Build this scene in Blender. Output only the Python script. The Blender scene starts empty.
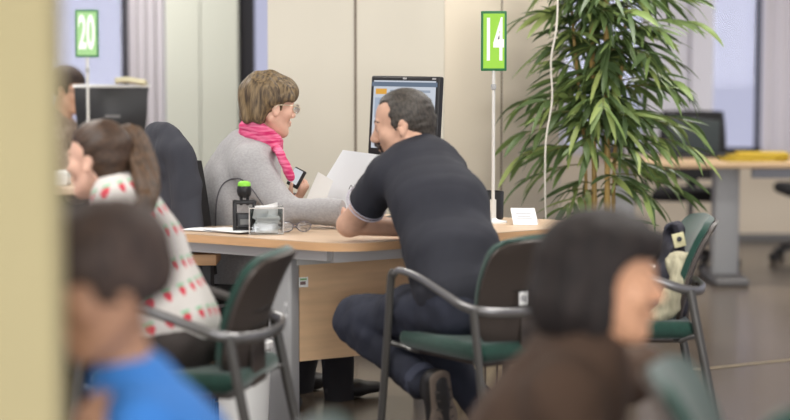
import bpy, math, random
import numpy as np
from mathutils import Vector, Matrix, Euler

SC = bpy.context.scene
COL = SC.collection
PI = math.pi
H_CAM = 1.46
F_PX = 2000.0
TILT = math.atan(172.0 / F_PX)


def P(px, py, Y):
    """point of the place on the vertical plane y = Y that stands at (px, py) of the photograph"""
    u = (px - 395.0) / F_PX
    v = -(py - 210.0) / F_PX
    t = Y / (math.cos(TILT) + v * math.sin(TILT))
    return np.array([u * t, Y, H_CAM + t * (-math.sin(TILT) + v * math.cos(TILT))])


def V(*a):
    return np.array(a, dtype=float)


def nrm(v):
    v = np.asarray(v, float)
    return v / np.linalg.norm(v)


# ------------------------------------------------------------------ materials
def lin(c):
    out = []
    for x in c:
        x = x / 255.0
        out.append(x / 12.92 if x <= 0.04045 else ((x + 0.055) / 1.055) ** 2.4)
    return (out[0], out[1], out[2], 1.0)


def M(name, rgb, rough=0.6, metal=0.0, spec=0.4, var=None, bump=None, sheen=0.0, coat=0.0, rgb2=None, detail=3.0):
    """principled material; var = (scale xyz, amount), bump = (scale xyz, strength, distance)"""
    m = bpy.data.materials.new(name)
    m.use_nodes = True
    nt = m.node_tree
    b = nt.nodes['Principled BSDF']
    b.inputs['Base Color'].default_value = lin(rgb)
    b.inputs['Roughness'].default_value = rough
    b.inputs['Metallic'].default_value = metal
    b.inputs['Specular IOR Level'].default_value = spec
    b.inputs['Sheen Weight'].default_value = sheen
    b.inputs['Coat Weight'].default_value = coat
    tc = None

    def noise(sc, det):
        nonlocal tc
        if tc is None:
            tc = nt.nodes.new('ShaderNodeTexCoord')
        mp = nt.nodes.new('ShaderNodeMapping')
        mp.inputs['Scale'].default_value = sc if isinstance(sc, tuple) else (sc, sc, sc)
        nt.links.new(tc.outputs['Object'], mp.inputs['Vector'])
        n = nt.nodes.new('ShaderNodeTexNoise')
        n.inputs['Scale'].default_value = 1.0
        n.inputs['Detail'].default_value = det
        nt.links.new(mp.outputs[0], n.inputs['Vector'])
        return n
    if var:
        n = noise(var[0], detail)
        r = nt.nodes.new('ShaderNodeValToRGB')
        c1 = lin(rgb)
        c2 = lin(rgb2) if rgb2 else tuple(min(1, x * (1 - var[1])) for x in c1[:3]) + (1,)
        if not rgb2:
            c1 = tuple(min(1, x * (1 + var[1] * .6)) for x in c1[:3]) + (1,)
        r.color_ramp.elements[0].position = 0.36
        r.color_ramp.elements[1].position = 0.64
        r.color_ramp.elements[0].color = c2
        r.color_ramp.elements[1].color = c1
        nt.links.new(n.outputs['Fac'], r.inputs['Fac'])
        nt.links.new(r.outputs['Color'], b.inputs['Base Color'])
    if bump:
        n = noise(bump[0], 3.0)
        bp = nt.nodes.new('ShaderNodeBump')
        bp.inputs['Strength'].default_value = bump[1]
        bp.inputs['Distance'].default_value = bump[2] if len(bump) > 2 else 0.003
        nt.links.new(n.outputs['Fac'], bp.inputs['Height'])
        nt.links.new(bp.outputs['Normal'], b.inputs['Normal'])
    return m


def M_emit(name, rgb, strength):
    m = bpy.data.materials.new(name)
    m.use_nodes = True
    nt = m.node_tree
    b = nt.nodes['Principled BSDF']
    b.inputs['Base Color'].default_value = (0, 0, 0, 1)
    b.inputs['Emission Color'].default_value = lin(rgb)
    b.inputs['Emission Strength'].default_value = strength
    b.inputs['Roughness'].default_value = .3
    return m


def M_clear(name, tint=(255, 255, 255), gloss=0.08, rough=0.02):
    """thin clear pane: mostly see-through with a little reflection"""
    m = bpy.data.materials.new(name)
    m.use_nodes = True
    nt = m.node_tree
    nt.nodes.remove(nt.nodes['Principled BSDF'])
    o = nt.nodes['Material Output']
    t = nt.nodes.new('ShaderNodeBsdfTransparent')
    t.inputs['Color'].default_value = lin(tint)
    g = nt.nodes.new('ShaderNodeBsdfGlossy')
    g.inputs['Roughness'].default_value = rough
    mx = nt.nodes.new('ShaderNodeMixShader')
    mx.inputs['Fac'].default_value = gloss
    nt.links.new(t.outputs[0], mx.inputs[1])
    nt.links.new(g.outputs[0], mx.inputs[2])
    nt.links.new(mx.outputs[0], o.inputs['Surface'])
    return m


# ------------------------------------------------------------------ objects
def link(o, parent=None):
    COL.objects.link(o)
    if parent is not None:
        o.parent = parent
    return o


def thing(name, label, cat, loc=(0, 0, 0), rotz=0.0, group=None):
    o = bpy.data.objects.new(name, None)
    o.empty_display_size = .05
    link(o)
    o.location = [float(x) for x in loc]
    o.rotation_euler = (0, 0, rotz)
    tag(o, label, cat, group)
    return o


def tag(o, label, cat, group=None):
    o['label'] = label
    o['category'] = cat
    if group:
        o['group'] = group
    return o


def struct(o):
    o['kind'] = 'structure'
    return o


def dup(root, loc, rotz, label, group=None):
    r = root.copy()
    COL.objects.link(r)
    r.location = [float(x) for x in loc]
    r.rotation_euler = (0, 0, rotz)
    r['label'] = label
    if group:
        r['group'] = group
    for ch in list(root.children):
        c = ch.copy()
        COL.objects.link(c)
        c.parent = r
        for g in list(ch.children):
            d = g.copy()
            COL.objects.link(d)
            d.parent = c
    return r


def mesh_obj(name, verts, faces, mat, parent=None, smooth=True, off=None, sharp=None):
    me = bpy.data.meshes.new(name)
    verts = np.asarray(verts, dtype=np.float64)
    if off is not None:
        verts = verts - np.asarray(off, float)
    if isinstance(faces, np.ndarray):
        nv, nf = len(verts), len(faces)
        me.vertices.add(nv)
        me.vertices.foreach_set('co', verts.astype(np.float32).ravel())
        me.loops.add(nf * 4)
        me.loops.foreach_set('vertex_index', faces.astype(np.int32).ravel())
        me.polygons.add(nf)
        me.polygons.foreach_set('loop_start', np.arange(0, nf * 4, 4, dtype=np.int32))
        me.polygons.foreach_set('loop_total', np.full(nf, 4, dtype=np.int32))
        me.update(calc_edges=True)
        me.validate()
    else:
        me.from_pydata([tuple(v) for v in verts], [], faces)
    if smooth:
        me.polygons.foreach_set('use_smooth', [True] * len(me.polygons))
        if sharp:
            me.set_sharp_from_angle(angle=math.radians(sharp))
    me.materials.append(mat)
    return link(bpy.data.objects.new(name, me), parent)


class MB:
    """collects shapes that become ONE mesh object"""

    def __init__(self):
        self.v, self.f = [], []

    def add(self, vs, fs):
        n = len(self.v)
        self.v += [tuple(float(c) for c in v) for v in vs]
        self.f += [tuple(i + n for i in f) for f in fs]
        return self

    def box(self, c, s, rot=None, bev=0.0):
        hx, hy, hz = s[0] / 2, s[1] / 2, s[2] / 2
        R = rot if rot is not None else np.eye(3)
        if bev <= 0:
            vs = [V(x, y, z) for x in (-hx, hx) for y in (-hy, hy) for z in (-hz, hz)]
            fs = [(0, 1, 3, 2), (4, 6, 7, 5), (0, 4, 5, 1), (2, 3, 7, 6), (0, 2, 6, 4), (1, 5, 7, 3)]
        else:
            b = min(bev, hx * .9, hy * .9, hz * .9)
            # rounded in plan and with chamfered top and bottom
            ring = []
            n = 4
            for cx, cy, a0 in ((hx - b, hy - b, 0), (-hx + b, hy - b, 90), (-hx + b, -hy + b, 180), (hx - b, -hy + b, 270)):
                for i in range(n + 1):
                    a = math.radians(a0 + 90 * i / n)
                    ring.append((cx, cy, math.cos(a), math.sin(a)))
            levels = []
            for k in range(4):
                a = math.radians(90 * k / 3)
                levels.append((-hz + b - b * math.cos(a), b * math.sin(a)))
            levels = levels + [(-z, r) for z, r in reversed(levels)]
            vs, fs = [], []
            for z, r in levels:
                for cx, cy, ca, sa in ring:
                    vs.append(V(cx + r * ca, cy + r * sa, z))
            m = len(ring)
            for l in range(len(levels) - 1):
                for i in range(m):
                    j = (i + 1) % m
                    fs.append((l * m + i, l * m + j, (l + 1) * m + j, (l + 1) * m + i))
            fs.append(tuple(reversed(range(m))))
            fs.append(tuple(range((len(levels) - 1) * m, len(levels) * m)))
        c = np.asarray(c, float)
        return self.add([R @ v + c for v in vs], fs)

    def tube(self, path, r, n=10, flat=None, caps=True, up=None):
        """swept tube along path; r number or list; flat=(a,b) makes an elliptical section (a along the side, b along up)"""
        p = [np.asarray(q, float) for q in path]
        m = len(p)
        rs = r if isinstance(r, (list, tuple)) else [r] * m
        vs = []
        side_prev = None
        for i in range(m):
            t = nrm(p[min(i + 1, m - 1)] - p[max(i - 1, 0)])
            if side_prev is None:
                u0 = V(0, 0, 1) if up is None else np.asarray(up, float)
                if abs(np.dot(u0, t)) > .95:
                    u0 = V(1, 0, 0) if up is None else V(0, 1, 0)
                s = nrm(np.cross(t, u0))
            else:
                s = side_prev - t * np.dot(side_prev, t)
                s = nrm(s)
            side_prev = s
            w = np.cross(s, t)
            a, b = flat if flat else (1, 1)
            for k in range(n):
                an = 2 * PI * k / n
                vs.append(p[i] + s * math.cos(an) * rs[i] * a + w * math.sin(an) * rs[i] * b)
        fs = []
        for i in range(m - 1):
            for k in range(n):
                j = (k + 1) % n
                fs.append((i * n + k, i * n + j, (i + 1) * n + j, (i + 1) * n + k))
        if caps:
            fs.append(tuple(reversed(range(n))))
            fs.append(tuple(range((m - 1) * n, m * n)))
        return self.add(vs, fs)

    def lathe(self, prof, c=(0, 0, 0), n=28, rot=None):
        """prof = [(r, z), ...] about a vertical axis"""
        vs, fs = [], []
        c = np.asarray(c, float)
        R = rot if rot is not None else np.eye(3)
        for r, z in prof:
            for k in range(n):
                a = 2 * PI * k / n
                vs.append(R @ V(max(r, 1e-4) * math.cos(a), max(r, 1e-4) * math.sin(a), z) + c)
        for i in range(len(prof) - 1):
            for k in range(n):
                j = (k + 1) % n
                fs.append((i * n + k, i * n + j, (i + 1) * n + j, (i + 1) * n + k))
        fs.append(tuple(reversed(range(n))))
        fs.append(tuple(range((len(prof) - 1) * n, len(prof) * n)))
        return self.add(vs, fs)

    def prism(self, poly, z0, z1, bev=0.0):
        """vertical prism of a plan polygon (counter-clockwise)"""
        n = len(poly)
        if bev <= 0:
            lv = [(z0, 0), (z1, 0)]
        else:
            lv = [(z0, bev), (z0 + bev, 0), (z1 - bev, 0), (z1, bev)]
        p = [np.asarray(q[:2], float) for q in poly]
        vs, fs = [], []
        for z, ins in lv:
            for i in range(n):
                a, b, c = p[i - 1], p[i], p[(i + 1) % n]
                d1, d2 = nrm(b - a), nrm(c - b)
                nin = nrm(V(-d1[1], d1[0]) + V(-d2[1], d2[0]))
                q = b + nin * ins
                vs.append(V(q[0], q[1], z))
        for l in range(len(lv) - 1):
            for i in range(n):
                j = (i + 1) % n
                fs.append((l * n + i, l * n + j, (l + 1) * n + j, (l + 1) * n + i))
        fs.append(tuple(reversed(range(n))))
        fs.append(tuple(range((len(lv) - 1) * n, len(lv) * n)))
        return self.add(vs, fs)

    def sheet(self, grid, thick, nvec=None):
        """a bent sheet from a grid of points [i][j], given a thickness along its own normals"""
        g = np.asarray(grid, float)
        a, b = g.shape[:2]
        du = np.gradient(g, axis=0)
        dv = np.gradient(g, axis=1)
        nn = np.cross(du, dv)
        nn = nn / (np.linalg.norm(nn, axis=2, keepdims=True) + 1e-12)
        top = g + nn * thick / 2
        bot = g - nn * thick / 2
        vs = list(top.reshape(-1, 3)) + list(bot.reshape(-1, 3))
        o = a * b
        fs = []
        for i in range(a - 1):
            for j in range(b - 1):
                q = (i * b + j, (i + 1) * b + j, (i + 1) * b + j + 1, i * b + j + 1)
                fs.append(q)
                fs.append(tuple(o + k for k in reversed(q)))
        rim = [(0, j) for j in range(b)] + [(i, b - 1) for i in range(1, a)] + [(a - 1, j) for j in range(b - 2, -1, -1)] + [(i, 0) for i in range(a - 2, 0, -1)]
        rim = [i * b + j for i, j in rim]
        for k in range(len(rim)):
            x, y = rim[k], rim[(k + 1) % len(rim)]
            fs.append((x, y, o + y, o + x))
        return self.add(vs, fs)

    def build(self, name, mat, parent=None, smooth=True, sharp=35, off=None):
        return mesh_obj(name, self.v, self.f, mat, parent, smooth, off, sharp)


def rotz(a):
    c, s = math.cos(a), math.sin(a)
    return np.array([[c, -s, 0], [s, c, 0], [0, 0, 1.0]])


def rot_e(x, y, z):
    return np.array(Euler((x, y, z)).to_matrix())


def bez(pts, n=8):
    """Catmull-Rom curve through the points"""
    p = [np.asarray(q, float) for q in pts]
    p = [2 * p[0] - p[1]] + p + [2 * p[-1] - p[-2]]
    out = []
    for i in range(1, len(p) - 2):
        for k in range(n):
            t = k / n
            out.append(.5 * ((2 * p[i]) + (-p[i - 1] + p[i + 1]) * t + (2 * p[i - 1] - 5 * p[i] + 4 * p[i + 1] - p[i + 2]) * t ** 2
                             + (-p[i - 1] + 3 * p[i] - 3 * p[i + 1] + p[i + 2]) * t ** 3))
    out.append(p[-2])
    return out


def text_mesh(name, body, size, mat, parent, loc, R, sx=1.0, depth=.001):
    cu = bpy.data.curves.new(name, 'FONT')
    cu.body = body
    cu.size = size
    cu.align_x = 'CENTER'
    cu.align_y = 'CENTER'
    cu.extrude = depth
    cu.offset = size * .028
    t = bpy.data.objects.new(name + '_src', cu)
    COL.objects.link(t)
    dg = bpy.context.evaluated_depsgraph_get()
    me = bpy.data.meshes.new_from_object(t.evaluated_get(dg))
    bpy.data.objects.remove(t)
    v = np.empty(len(me.vertices) * 3, np.float32)
    me.vertices.foreach_get('co', v)
    v = v.reshape(-1, 3)
    v[:, 0] *= sx
    v = v @ np.asarray(R).T + np.asarray(loc)
    me.vertices.foreach_set('co', v.astype(np.float32).ravel())
    me.name = name
    me.materials.clear()
    me.materials.append(mat)
    return link(bpy.data.objects.new(name, me), parent)


# ------------------------------------------------------------------ implicit shapes for bodies and cloth
class Prim:
    def __init__(self, f, c, r):
        self.f, self.c, self.r = f, np.asarray(c, float), float(r)


def cone(a, b, ra, rb):
    a, b = np.asarray(a, float), np.asarray(b, float)
    ab = b - a
    L2 = float(ab @ ab) + 1e-12

    def f(X, Y, Z):
        x, y, z = X - a[0], Y - a[1], Z - a[2]
        t = np.clip((x * ab[0] + y * ab[1] + z * ab[2]) / L2, 0, 1)
        return np.sqrt((x - t * ab[0]) ** 2 + (y - t * ab[1]) ** 2 + (z - t * ab[2]) ** 2) - (ra + (rb - ra) * t)
    return Prim(f, (a + b) / 2, math.sqrt(L2) / 2 + max(ra, rb))


def ball(c, r):
    return cone(c, np.asarray(c, float) + V(0, 0, 1e-5), r, r)


def ell(c, r, R=None):
    c = np.asarray(c, float)
    r = np.asarray(r, float)
    R = np.eye(3) if R is None else np.asarray(R, float)   # columns = axes

    def f(X, Y, Z):
        x, y, z = X - c[0], Y - c[1], Z - c[2]
        q = [(x * R[0, i] + y * R[1, i] + z * R[2, i]) / r[i] for i in range(3)]
        k0 = np.sqrt(q[0] ** 2 + q[1] ** 2 + q[2] ** 2)
        k1 = np.sqrt((q[0] / r[0]) ** 2 + (q[1] / r[1]) ** 2 + (q[2] / r[2]) ** 2) + 1e-6
        return k0 * (k0 - 1) / k1
    return Prim(f, c, r.max())


def econe(a, b, side, wa, wb):
    """tapered limb of elliptical section: wa, wb = (half width along side, half depth)"""
    a, b = np.asarray(a, float), np.asarray(b, float)
    L = np.linalg.norm(b - a)
    u = (b - a) / L
    s = np.asarray(side, float)
    s = nrm(s - u * (s @ u))
    g = np.cross(u, s)

    def f(X, Y, Z):
        x, y, z = X - a[0], Y - a[1], Z - a[2]
        al = x * u[0] + y * u[1] + z * u[2]
        t = np.clip(al / L, 0, 1)
        w = wa[0] + (wb[0] - wa[0]) * t
        d = wa[1] + (wb[1] - wa[1]) * t
        e = (w + d) * .5
        qs = (x * s[0] + y * s[1] + z * s[2]) / w
        qg = (x * g[0] + y * g[1] + z * g[2]) / d
        qa = (al - t * L) / e
        k0 = np.sqrt(qs ** 2 + qg ** 2 + qa ** 2)
        k1 = np.sqrt((qs / w) ** 2 + (qg / d) ** 2 + (qa / e) ** 2) + 1e-6
        return k0 * (k0 - 1) / k1
    return Prim(f, (a + b) / 2, L / 2 + max(wa + wb))


def rbox(c, h, r, R=None):
    c = np.asarray(c, float)
    R = np.eye(3) if R is None else np.asarray(R, float)
    h = np.asarray(h, float)

    def f(X, Y, Z):
        x, y, z = X - c[0], Y - c[1], Z - c[2]
        q = [np.abs(x * R[0, i] + y * R[1, i] + z * R[2, i]) - h[i] + r for i in range(3)]
        return np.sqrt(sum(np.maximum(k, 0) ** 2 for k in q)) + np.minimum(np.maximum(q[0], np.maximum(q[1], q[2])), 0) - r
    return Prim(f, c, float(np.linalg.norm(h)))


def half(c, n):
    """everything behind the plane (keeps the side the normal points away from)"""
    c = np.asarray(c, float)
    n = nrm(n)
    return Prim(lambda X, Y, Z: (X - c[0]) * n[0] + (Y - c[1]) * n[1] + (Z - c[2]) * n[2], c, 10)


def xf(p, R, c, s=1.0):
    """a local shape placed in the world"""
    R = np.asarray(R, float)
    c = np.asarray(c, float)

    def f(X, Y, Z):
        x, y, z = (X - c[0]) / s, (Y - c[1]) / s, (Z - c[2]) / s
        return s * p.f(x * R[0, 0] + y * R[1, 0] + z * R[2, 0], x * R[0, 1] + y * R[1, 1] + z * R[2, 1], x * R[0, 2] + y * R[1, 2] + z * R[2, 2])
    return Prim(f, c + s * (R @ p.c), p.r * s)


def smin(a, b, k):
    if k <= 0:
        return np.minimum(a, b)
    h = np.clip(.5 + .5 * (b - a) / k, 0, 1)
    return b + (a - b) * h - k * h * (1 - h)


def clipped(p, *planes, k=.004):
    def f(X, Y, Z):
        d = p.f(X, Y, Z)
        for q in planes:
            d = -smin(-d, -q.f(X, Y, Z), k)
        return d
    return Prim(f, p.c, p.r)


class Solid:
    def __init__(self, res):
        self.res = res
        self.ops = []
        self.disp = None

    def add(self, p, k=.02):
        self.ops.append(('u', p, k))
        return self

    def sub(self, p, k=.005):
        self.ops.append(('s', p, k))
        return self

    def clip(self, p, k=.004):
        self.ops.append(('c', p, k))
        return self

    def mesh(self):
        h = self.res
        us = [o[1] for o in self.ops if o[0] == 'u']
        lo = np.min([p.c - p.r for p in us], axis=0) - .02
        hi = np.max([p.c + p.r for p in us], axis=0) + .02
        n = np.ceil((hi - lo) / h).astype(int) + 1
        ax = [(lo[i] + h * np.arange(n[i])).astype(np.float32) for i in range(3)]
        d = np.full(tuple(n), .5, np.float32)
        for kind, p, k in self.ops:
            if kind == 'c':
                sl = [slice(0, n[i]) for i in range(3)]
            else:
                m = p.r + k + .03
                sl = []
                for i in range(3):
                    i0 = int(max(0, math.floor((p.c[i] - m - lo[i]) / h)))
                    i1 = int(min(n[i], math.ceil((p.c[i] + m - lo[i]) / h) + 1))
                    sl.append(slice(i0, max(i0, i1)))
            sl = tuple(sl)
            if any(s.stop <= s.start for s in sl):
                continue
            X = ax[0][sl[0]][:, None, None]
            Y = ax[1][sl[1]][None, :, None]
            Z = ax[2][sl[2]][None, None, :]
            b = p.f(X, Y, Z).astype(np.float32)
            a = d[sl]
            if kind == 'u':
                d[sl] = smin(a, b, k)
            elif kind == 's':
                d[sl] = -smin(-a, b, k)
            else:
                d[sl] = -smin(-a, -b, k)
        if self.disp:
            I = np.nonzero(np.abs(d) < .03)
            d[I] += self.disp(ax[0][I[0]], ax[1][I[1]], ax[2][I[2]]).astype(np.float32)
        return nets(d, lo, h)

    def build(self, name, mat, parent=None, off=None):
        v, f = self.mesh()
        return mesh_obj(name, v, f, mat, parent, True, off)


def nets(d, lo, h):
    d[[0, -1], :, :] = .5
    d[:, [0, -1], :] = .5
    d[:, :, [0, -1]] = .5
    s = d < 0
    nx, ny, nz = d.shape
    cnt = np.zeros((nx - 1, ny - 1, nz - 1), np.int8)
    for i in (0, 1):
        for j in (0, 1):
            for k in (0, 1):
                cnt += s[i:nx - 1 + i, j:ny - 1 + j, k:nz - 1 + k]
    act = (cnt > 0) & (cnt < 8)
    I, J, K = np.nonzero(act)
    m = len(I)
    vid = np.full(act.shape, -1, np.int32)
    vid[I, J, K] = np.arange(m)
    acc = np.zeros((m, 3))
    num = np.zeros(m)
    cor = [(i, j, k) for i in (0, 1) for j in (0, 1) for k in (0, 1)]
    val = {c: d[I + c[0], J + c[1], K + c[2]] for c in cor}
    for a in cor:
        for axn in range(3):
            if a[axn] == 0:
                b = tuple(a[q] + (1 if q == axn else 0) for q in range(3))
                va, vb = val[a], val[b]
                x = (va < 0) != (vb < 0)
                t = va / np.where(x, va - vb, 1)
                pt = np.array(a, float)[None, :].repeat(m, 0)
                pt[:, axn] += t
                acc += np.where(x[:, None], pt, 0)
                num += x
    v = acc / num[:, None] + np.stack([I, J, K], 1)
    v = v * h + lo
    faces = []
    for axn in range(3):
        o = [q for q in range(3) if q != axn]
        A = s.take(range(0, s.shape[axn] - 1), axis=axn)
        B = s.take(range(1, s.shape[axn]), axis=axn)
        ch = A != B
        idx = np.stack(np.nonzero(ch), 1)
        ok = (idx[:, o[0]] > 0) & (idx[:, o[1]] > 0) & (idx[:, o[0]] < act.shape[o[0]]) & (idx[:, o[1]] < act.shape[o[1]])
        idx = idx[ok]
        q = []
        for da, db in ((-1, -1), (0, -1), (0, 0), (-1, 0)):
            c = idx.copy()
            c[:, o[0]] += da
            c[:, o[1]] += db
            q.append(vid[c[:, 0], c[:, 1], c[:, 2]])
        q = np.stack(q, 1)
        inside = s[idx[:, 0], idx[:, 1], idx[:, 2]]
        flip = inside if axn != 1 else ~inside
        q[~flip] = q[~flip][:, ::-1]
        faces.append(q)
    return v, np.concatenate(faces)


def wrinkle(amp, freq, seed=0, stretch=(1, 1, 1)):
    rg = np.random.RandomState(seed)
    ks = rg.normal(size=(6, 3)) * freq * np.array(stretch)
    ph = rg.uniform(0, 6.28, 6)
    kw = rg.normal(size=(3, 3)) * freq * .5
    pw = rg.uniform(0, 6.28, 3)

    k2 = rg.normal(size=(5, 3)) * freq * 1.7 * np.array(stretch)
    p2 = rg.uniform(0, 6.28, 5)

    def f(x, y, z):
        w = [.8 * np.sin(kw[i, 0] * x + kw[i, 1] * y + kw[i, 2] * z + pw[i]) for i in range(3)]
        o = 0
        for i in range(6):
            o = o + np.sin(ks[i, 0] * x + ks[i, 1] * y + ks[i, 2] * z + ph[i] + 1.5 * w[i % 3])
        c = 0
        for i in range(5):
            s = np.sin(k2[i, 0] * x + k2[i, 1] * y + k2[i, 2] * z + p2[i] + 2.2 * w[i % 3] + .9 * w[(i + 1) % 3])
            c = c + (.62 - np.abs(s)) * (1.2 if i < 2 else .8)
        return amp * (o / 2.5 + c * .26)
    return f

# ================================================================== camera, sky, lamps
cam_d = bpy.data.cameras.new('camera')
cam_d.sensor_fit = 'HORIZONTAL'
cam_d.sensor_width = 36.0
cam_d.lens = F_PX / 790.0 * 36.0
cam_d.clip_end = 200
cam_d.dof.use_dof = True
cam_d.dof.focus_distance = 7.75
cam_d.dof.aperture_fstop = cam_d.lens / 66.0
cam = bpy.data.objects.new('camera', cam_d)
cam.location = (0, 0, H_CAM)
cam.rotation_euler = (PI / 2 - TILT, 0, 0)
COL.objects.link(cam)
SC.camera = cam

w = bpy.data.worlds.new('daylight')
SC.world = w
w.use_nodes = True
w.node_tree.nodes['Background'].inputs['Color'].default_value = (.80, .80, .95, 1)
w.node_tree.nodes['Background'].inputs['Strength'].default_value = .70
SC.view_settings.view_transform = 'Standard'
SC.view_settings.look = 'None'
SC.view_settings.exposure = 0.1
SC.view_settings.gamma = 1.0

# ================================================================== materials
m_floor = M('polished linoleum', (94, 83, 72), rough=.22, spec=.5, var=((1.6, .5, 1), .16), bump=((3, 3, 3), .04, .01))
m_ceil = M('ceiling paint', (226, 224, 218), rough=.9)
m_pillar = M('ochre wall paint', (170, 158, 119), rough=.8, var=((4, 4, 1), .04))
m_beige = M('beige wall laminate', (211, 205, 189), rough=.6, var=((2, 2, .6), .03))
m_beige2 = M('lightened beige wall laminate', (224, 212, 192), rough=.6, var=((2, 2, .6), .04))  # same beige partition; tone lightened to offset the dimmer light on this face
m_seam = M('dark seam', (120, 108, 96), rough=.8)
m_cream = M('cream green panel', (192, 194, 182), rough=.6)
m_curt = M('lilac grey curtain', (182, 177, 182), rough=.9, bump=((40, 40, 3), .1))
m_winframe = M('dark window frame', (42, 40, 48), rough=.5)
m_winlight = M('pale grey window frame', (196, 192, 196), rough=.5)
m_glass = M_clear('window glass', (245, 246, 252), .008)
m_spandrel = M('beige low wall', (208, 194, 174), rough=.6)
m_yellow_line = M('worn yellow floor tape', (116, 102, 78), rough=.5, var=((20, 20, 20), .25))
m_wood = M('light beech laminate', (204, 178, 152), rough=.42, var=((3, 26, 40), .06))
m_edge = M('beech edge band', (214, 170, 126), rough=.5, var=((6, 6, 60), .10))
m_panel = M('beech modesty panel', (228, 192, 152), rough=.55, var=((3, 3, 34), .07))
m_grey = M('grey painted steel', (166, 166, 166), rough=.45, spec=.5)
m_greyd = M('dark grey painted steel', (104, 102, 101), rough=.5, spec=.5)
m_steel = M('satin steel tube', (96, 95, 94), rough=.33, metal=.55, spec=.5)
m_steeld = M('dark graphite tube', (82, 80, 77), rough=.42, metal=.35, spec=.5)
m_alu = M('brushed grey band', (128, 127, 127), rough=.3, metal=.6)
m_shell = M('dark brown plastic shell', (66, 58, 53), rough=.5, spec=.4, bump=((250, 250, 250), .1, .001))
m_slot = M('slot shadow gap', (30, 27, 26), rough=.8)
m_green = M('dark green upholstery', (21, 58, 48), rough=.9, sheen=.3, bump=((300, 300, 300), .25, .001), var=((60, 60, 60), .12))
m_black = M('black plastic', (34, 33, 34), rough=.4, spec=.4)
m_blackm = M('matt black fabric', (38, 37, 38), rough=.9, bump=((200, 200, 200), .2, .001))
m_white = M('white plastic', (232, 232, 230), rough=.4)
m_paper = M('white paper', (240, 240, 240), rough=.7)
m_cord = M('white cord', (214, 208, 196), rough=.6)

# ================================================================== the room
b = MB()
b.box((0, 6.5, -.05), (14, 27, .1))
struct(b.build('floor', m_floor, smooth=False))
b = MB()
b.box((0, 6.5, 3.05), (14, 27, .1))
struct(b.build('ceiling', m_ceil, smooth=False))
b = MB()
b.tube([V(1.0, 8.55, .0015), V(3.4, 9.93, .0015)], .03, n=4, flat=(1, .03))
struct(b.build('trim_1', m_yellow_line, smooth=False))

# the ochre wall end right beside the photographer
Yp = 3.12
xe = P(55, 210, Yp)[0]
b = MB()
b.box((xe - .5, Yp + .05, 1.5), (1.0, .10, 3.0), bev=.012)
struct(b.build('wall_left', m_pillar, smooth=True))

# beige partition behind the counter (two faces meeting in a corner)
A0, A1, A2 = P(268, 100, 9.40), P(444, 100, 9.10), P(559, 100, 9.52)
b = MB()
b.prism([A0, A1, (A1[0] + .12, A1[1] + .32), (A0[0], A0[1] + .3)], 0, 3.0)
o = struct(b.build('wall_back', m_beige, smooth=False))
s0 = A0 + (A1 - A0) * ((357 - 268) / 176.0)
dA = nrm((A1 - A0) * V(1, 1, 0))
b = MB()
b.box((s0[0], s0[1], 1.5), (.011, .006, 3.0), rot=rotz(math.atan2(dA[1], dA[0])))
b.build('seam', m_seam, o, smooth=False)
b = MB()
b.prism([A1 + V(.002, .002, 0), A2, (A2[0] - .05, A2[1] + .35), (A1[0] + .12, A1[1] + .36)], 0, 3.0)
o = struct(b.build('wall_right', m_beige2, smooth=False))
s1 = A1 + (A2 - A1) * ((500 - 444) / 115.0)
dB = nrm((A2 - A1) * V(1, 1, 0))
b = MB()
b.box((s1[0], s1[1], 1.5), (.006, .006, 3.0), rot=rotz(math.atan2(dB[1], dB[0])))
b.build('seam', m_seam, o, smooth=False)
b = MB()
b.tube([V(A0[0], A0[1] - .006, .04), V(A1[0], A1[1] - .006, .04)], .04, n=4, flat=(.2, 1))
struct(b.build('baseboard_back', m_greyd, smooth=False))


# glazed wall far behind on the left
def px_box(mb, x0, x1, Y, z0, z1, th, dy=0.0):
    a, c = P(x0, 100, Y)[0], P(x1, 100, Y)[0]
    mb.box(((a + c) / 2, Y + th / 2 + dy, (z0 + z1) / 2), (c - a, th, z1 - z0))


YL = 12.4
b = MB()
px_box(b, -60, -48, YL, .12, 3, .08)
px_box(b, 122, 128.5, YL, .12, 3, .08)
px_box(b, -600, 128.5, YL, 0, .12, .08)
for k in range(3):
    px_box(b, -240 - 180 * k, -228 - 180 * k, YL, .12, 3, .08)
o = struct(b.build('window_1', m_winframe, smooth=False))
b = MB()
px_box(b, -48, 122, YL, .12, 3, .006, .03)
for k in range(3):
    px_box(b, -228 - 180 * k, -60 - 180 * k, YL, .12, 3, .006, .03)
b.build('pane', m_glass, o, smooth=False)
b = MB()
px_box(b, 166, 200.0, YL - .25, 0, 3, .2)
px_box(b, 200.9, 238, YL - .25, 0, 3, .2)
px_box(b, 198, 202, YL - .22, 0, 3, .1)
struct(b.build('wall_far_left', m_cream, smooth=False))
b = MB()
px_box(b, 237, 254, YL - .12, 0, 3, .12)
px_box(b, 290, 300, YL - .12, 0, 3, .12)
px_box(b, 237, 300, YL - .12, 0, .12, .12)
o = struct(b.build('window_2', m_winframe, smooth=False))
b = MB()
px_box(b, 254, 290, YL, .12, 3, .006, -.06)
b.build('pane', m_glass, o, smooth=False)


def curtain(name, x0, x1, Y, z0, z1, mat, label, folds):
    a, c = P(x0, 100, Y)[0], P(x1, 100, Y)[0]
    g = []
    n = folds * 10
    for i in range(n + 1):
        x = a + (c - a) * i / n
        y = Y + .02 * math.sin(2 * PI * folds * i / n) * .55 + .004 * math.sin(5.1 * i)
        g.append([V(x, y, z0), V(x, y, (z0 + z1) / 2), V(x, y, z1)])
    mb = MB()
    mb.sheet(g, .006)
    return tag(mb.build(name, mat), label, 'curtain')


curtain('curtain', 129.5, 165, YL - .05, .02, 2.98, m_curt, 'lilac grey curtain between the dark window post and the cream panels', 4)

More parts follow.
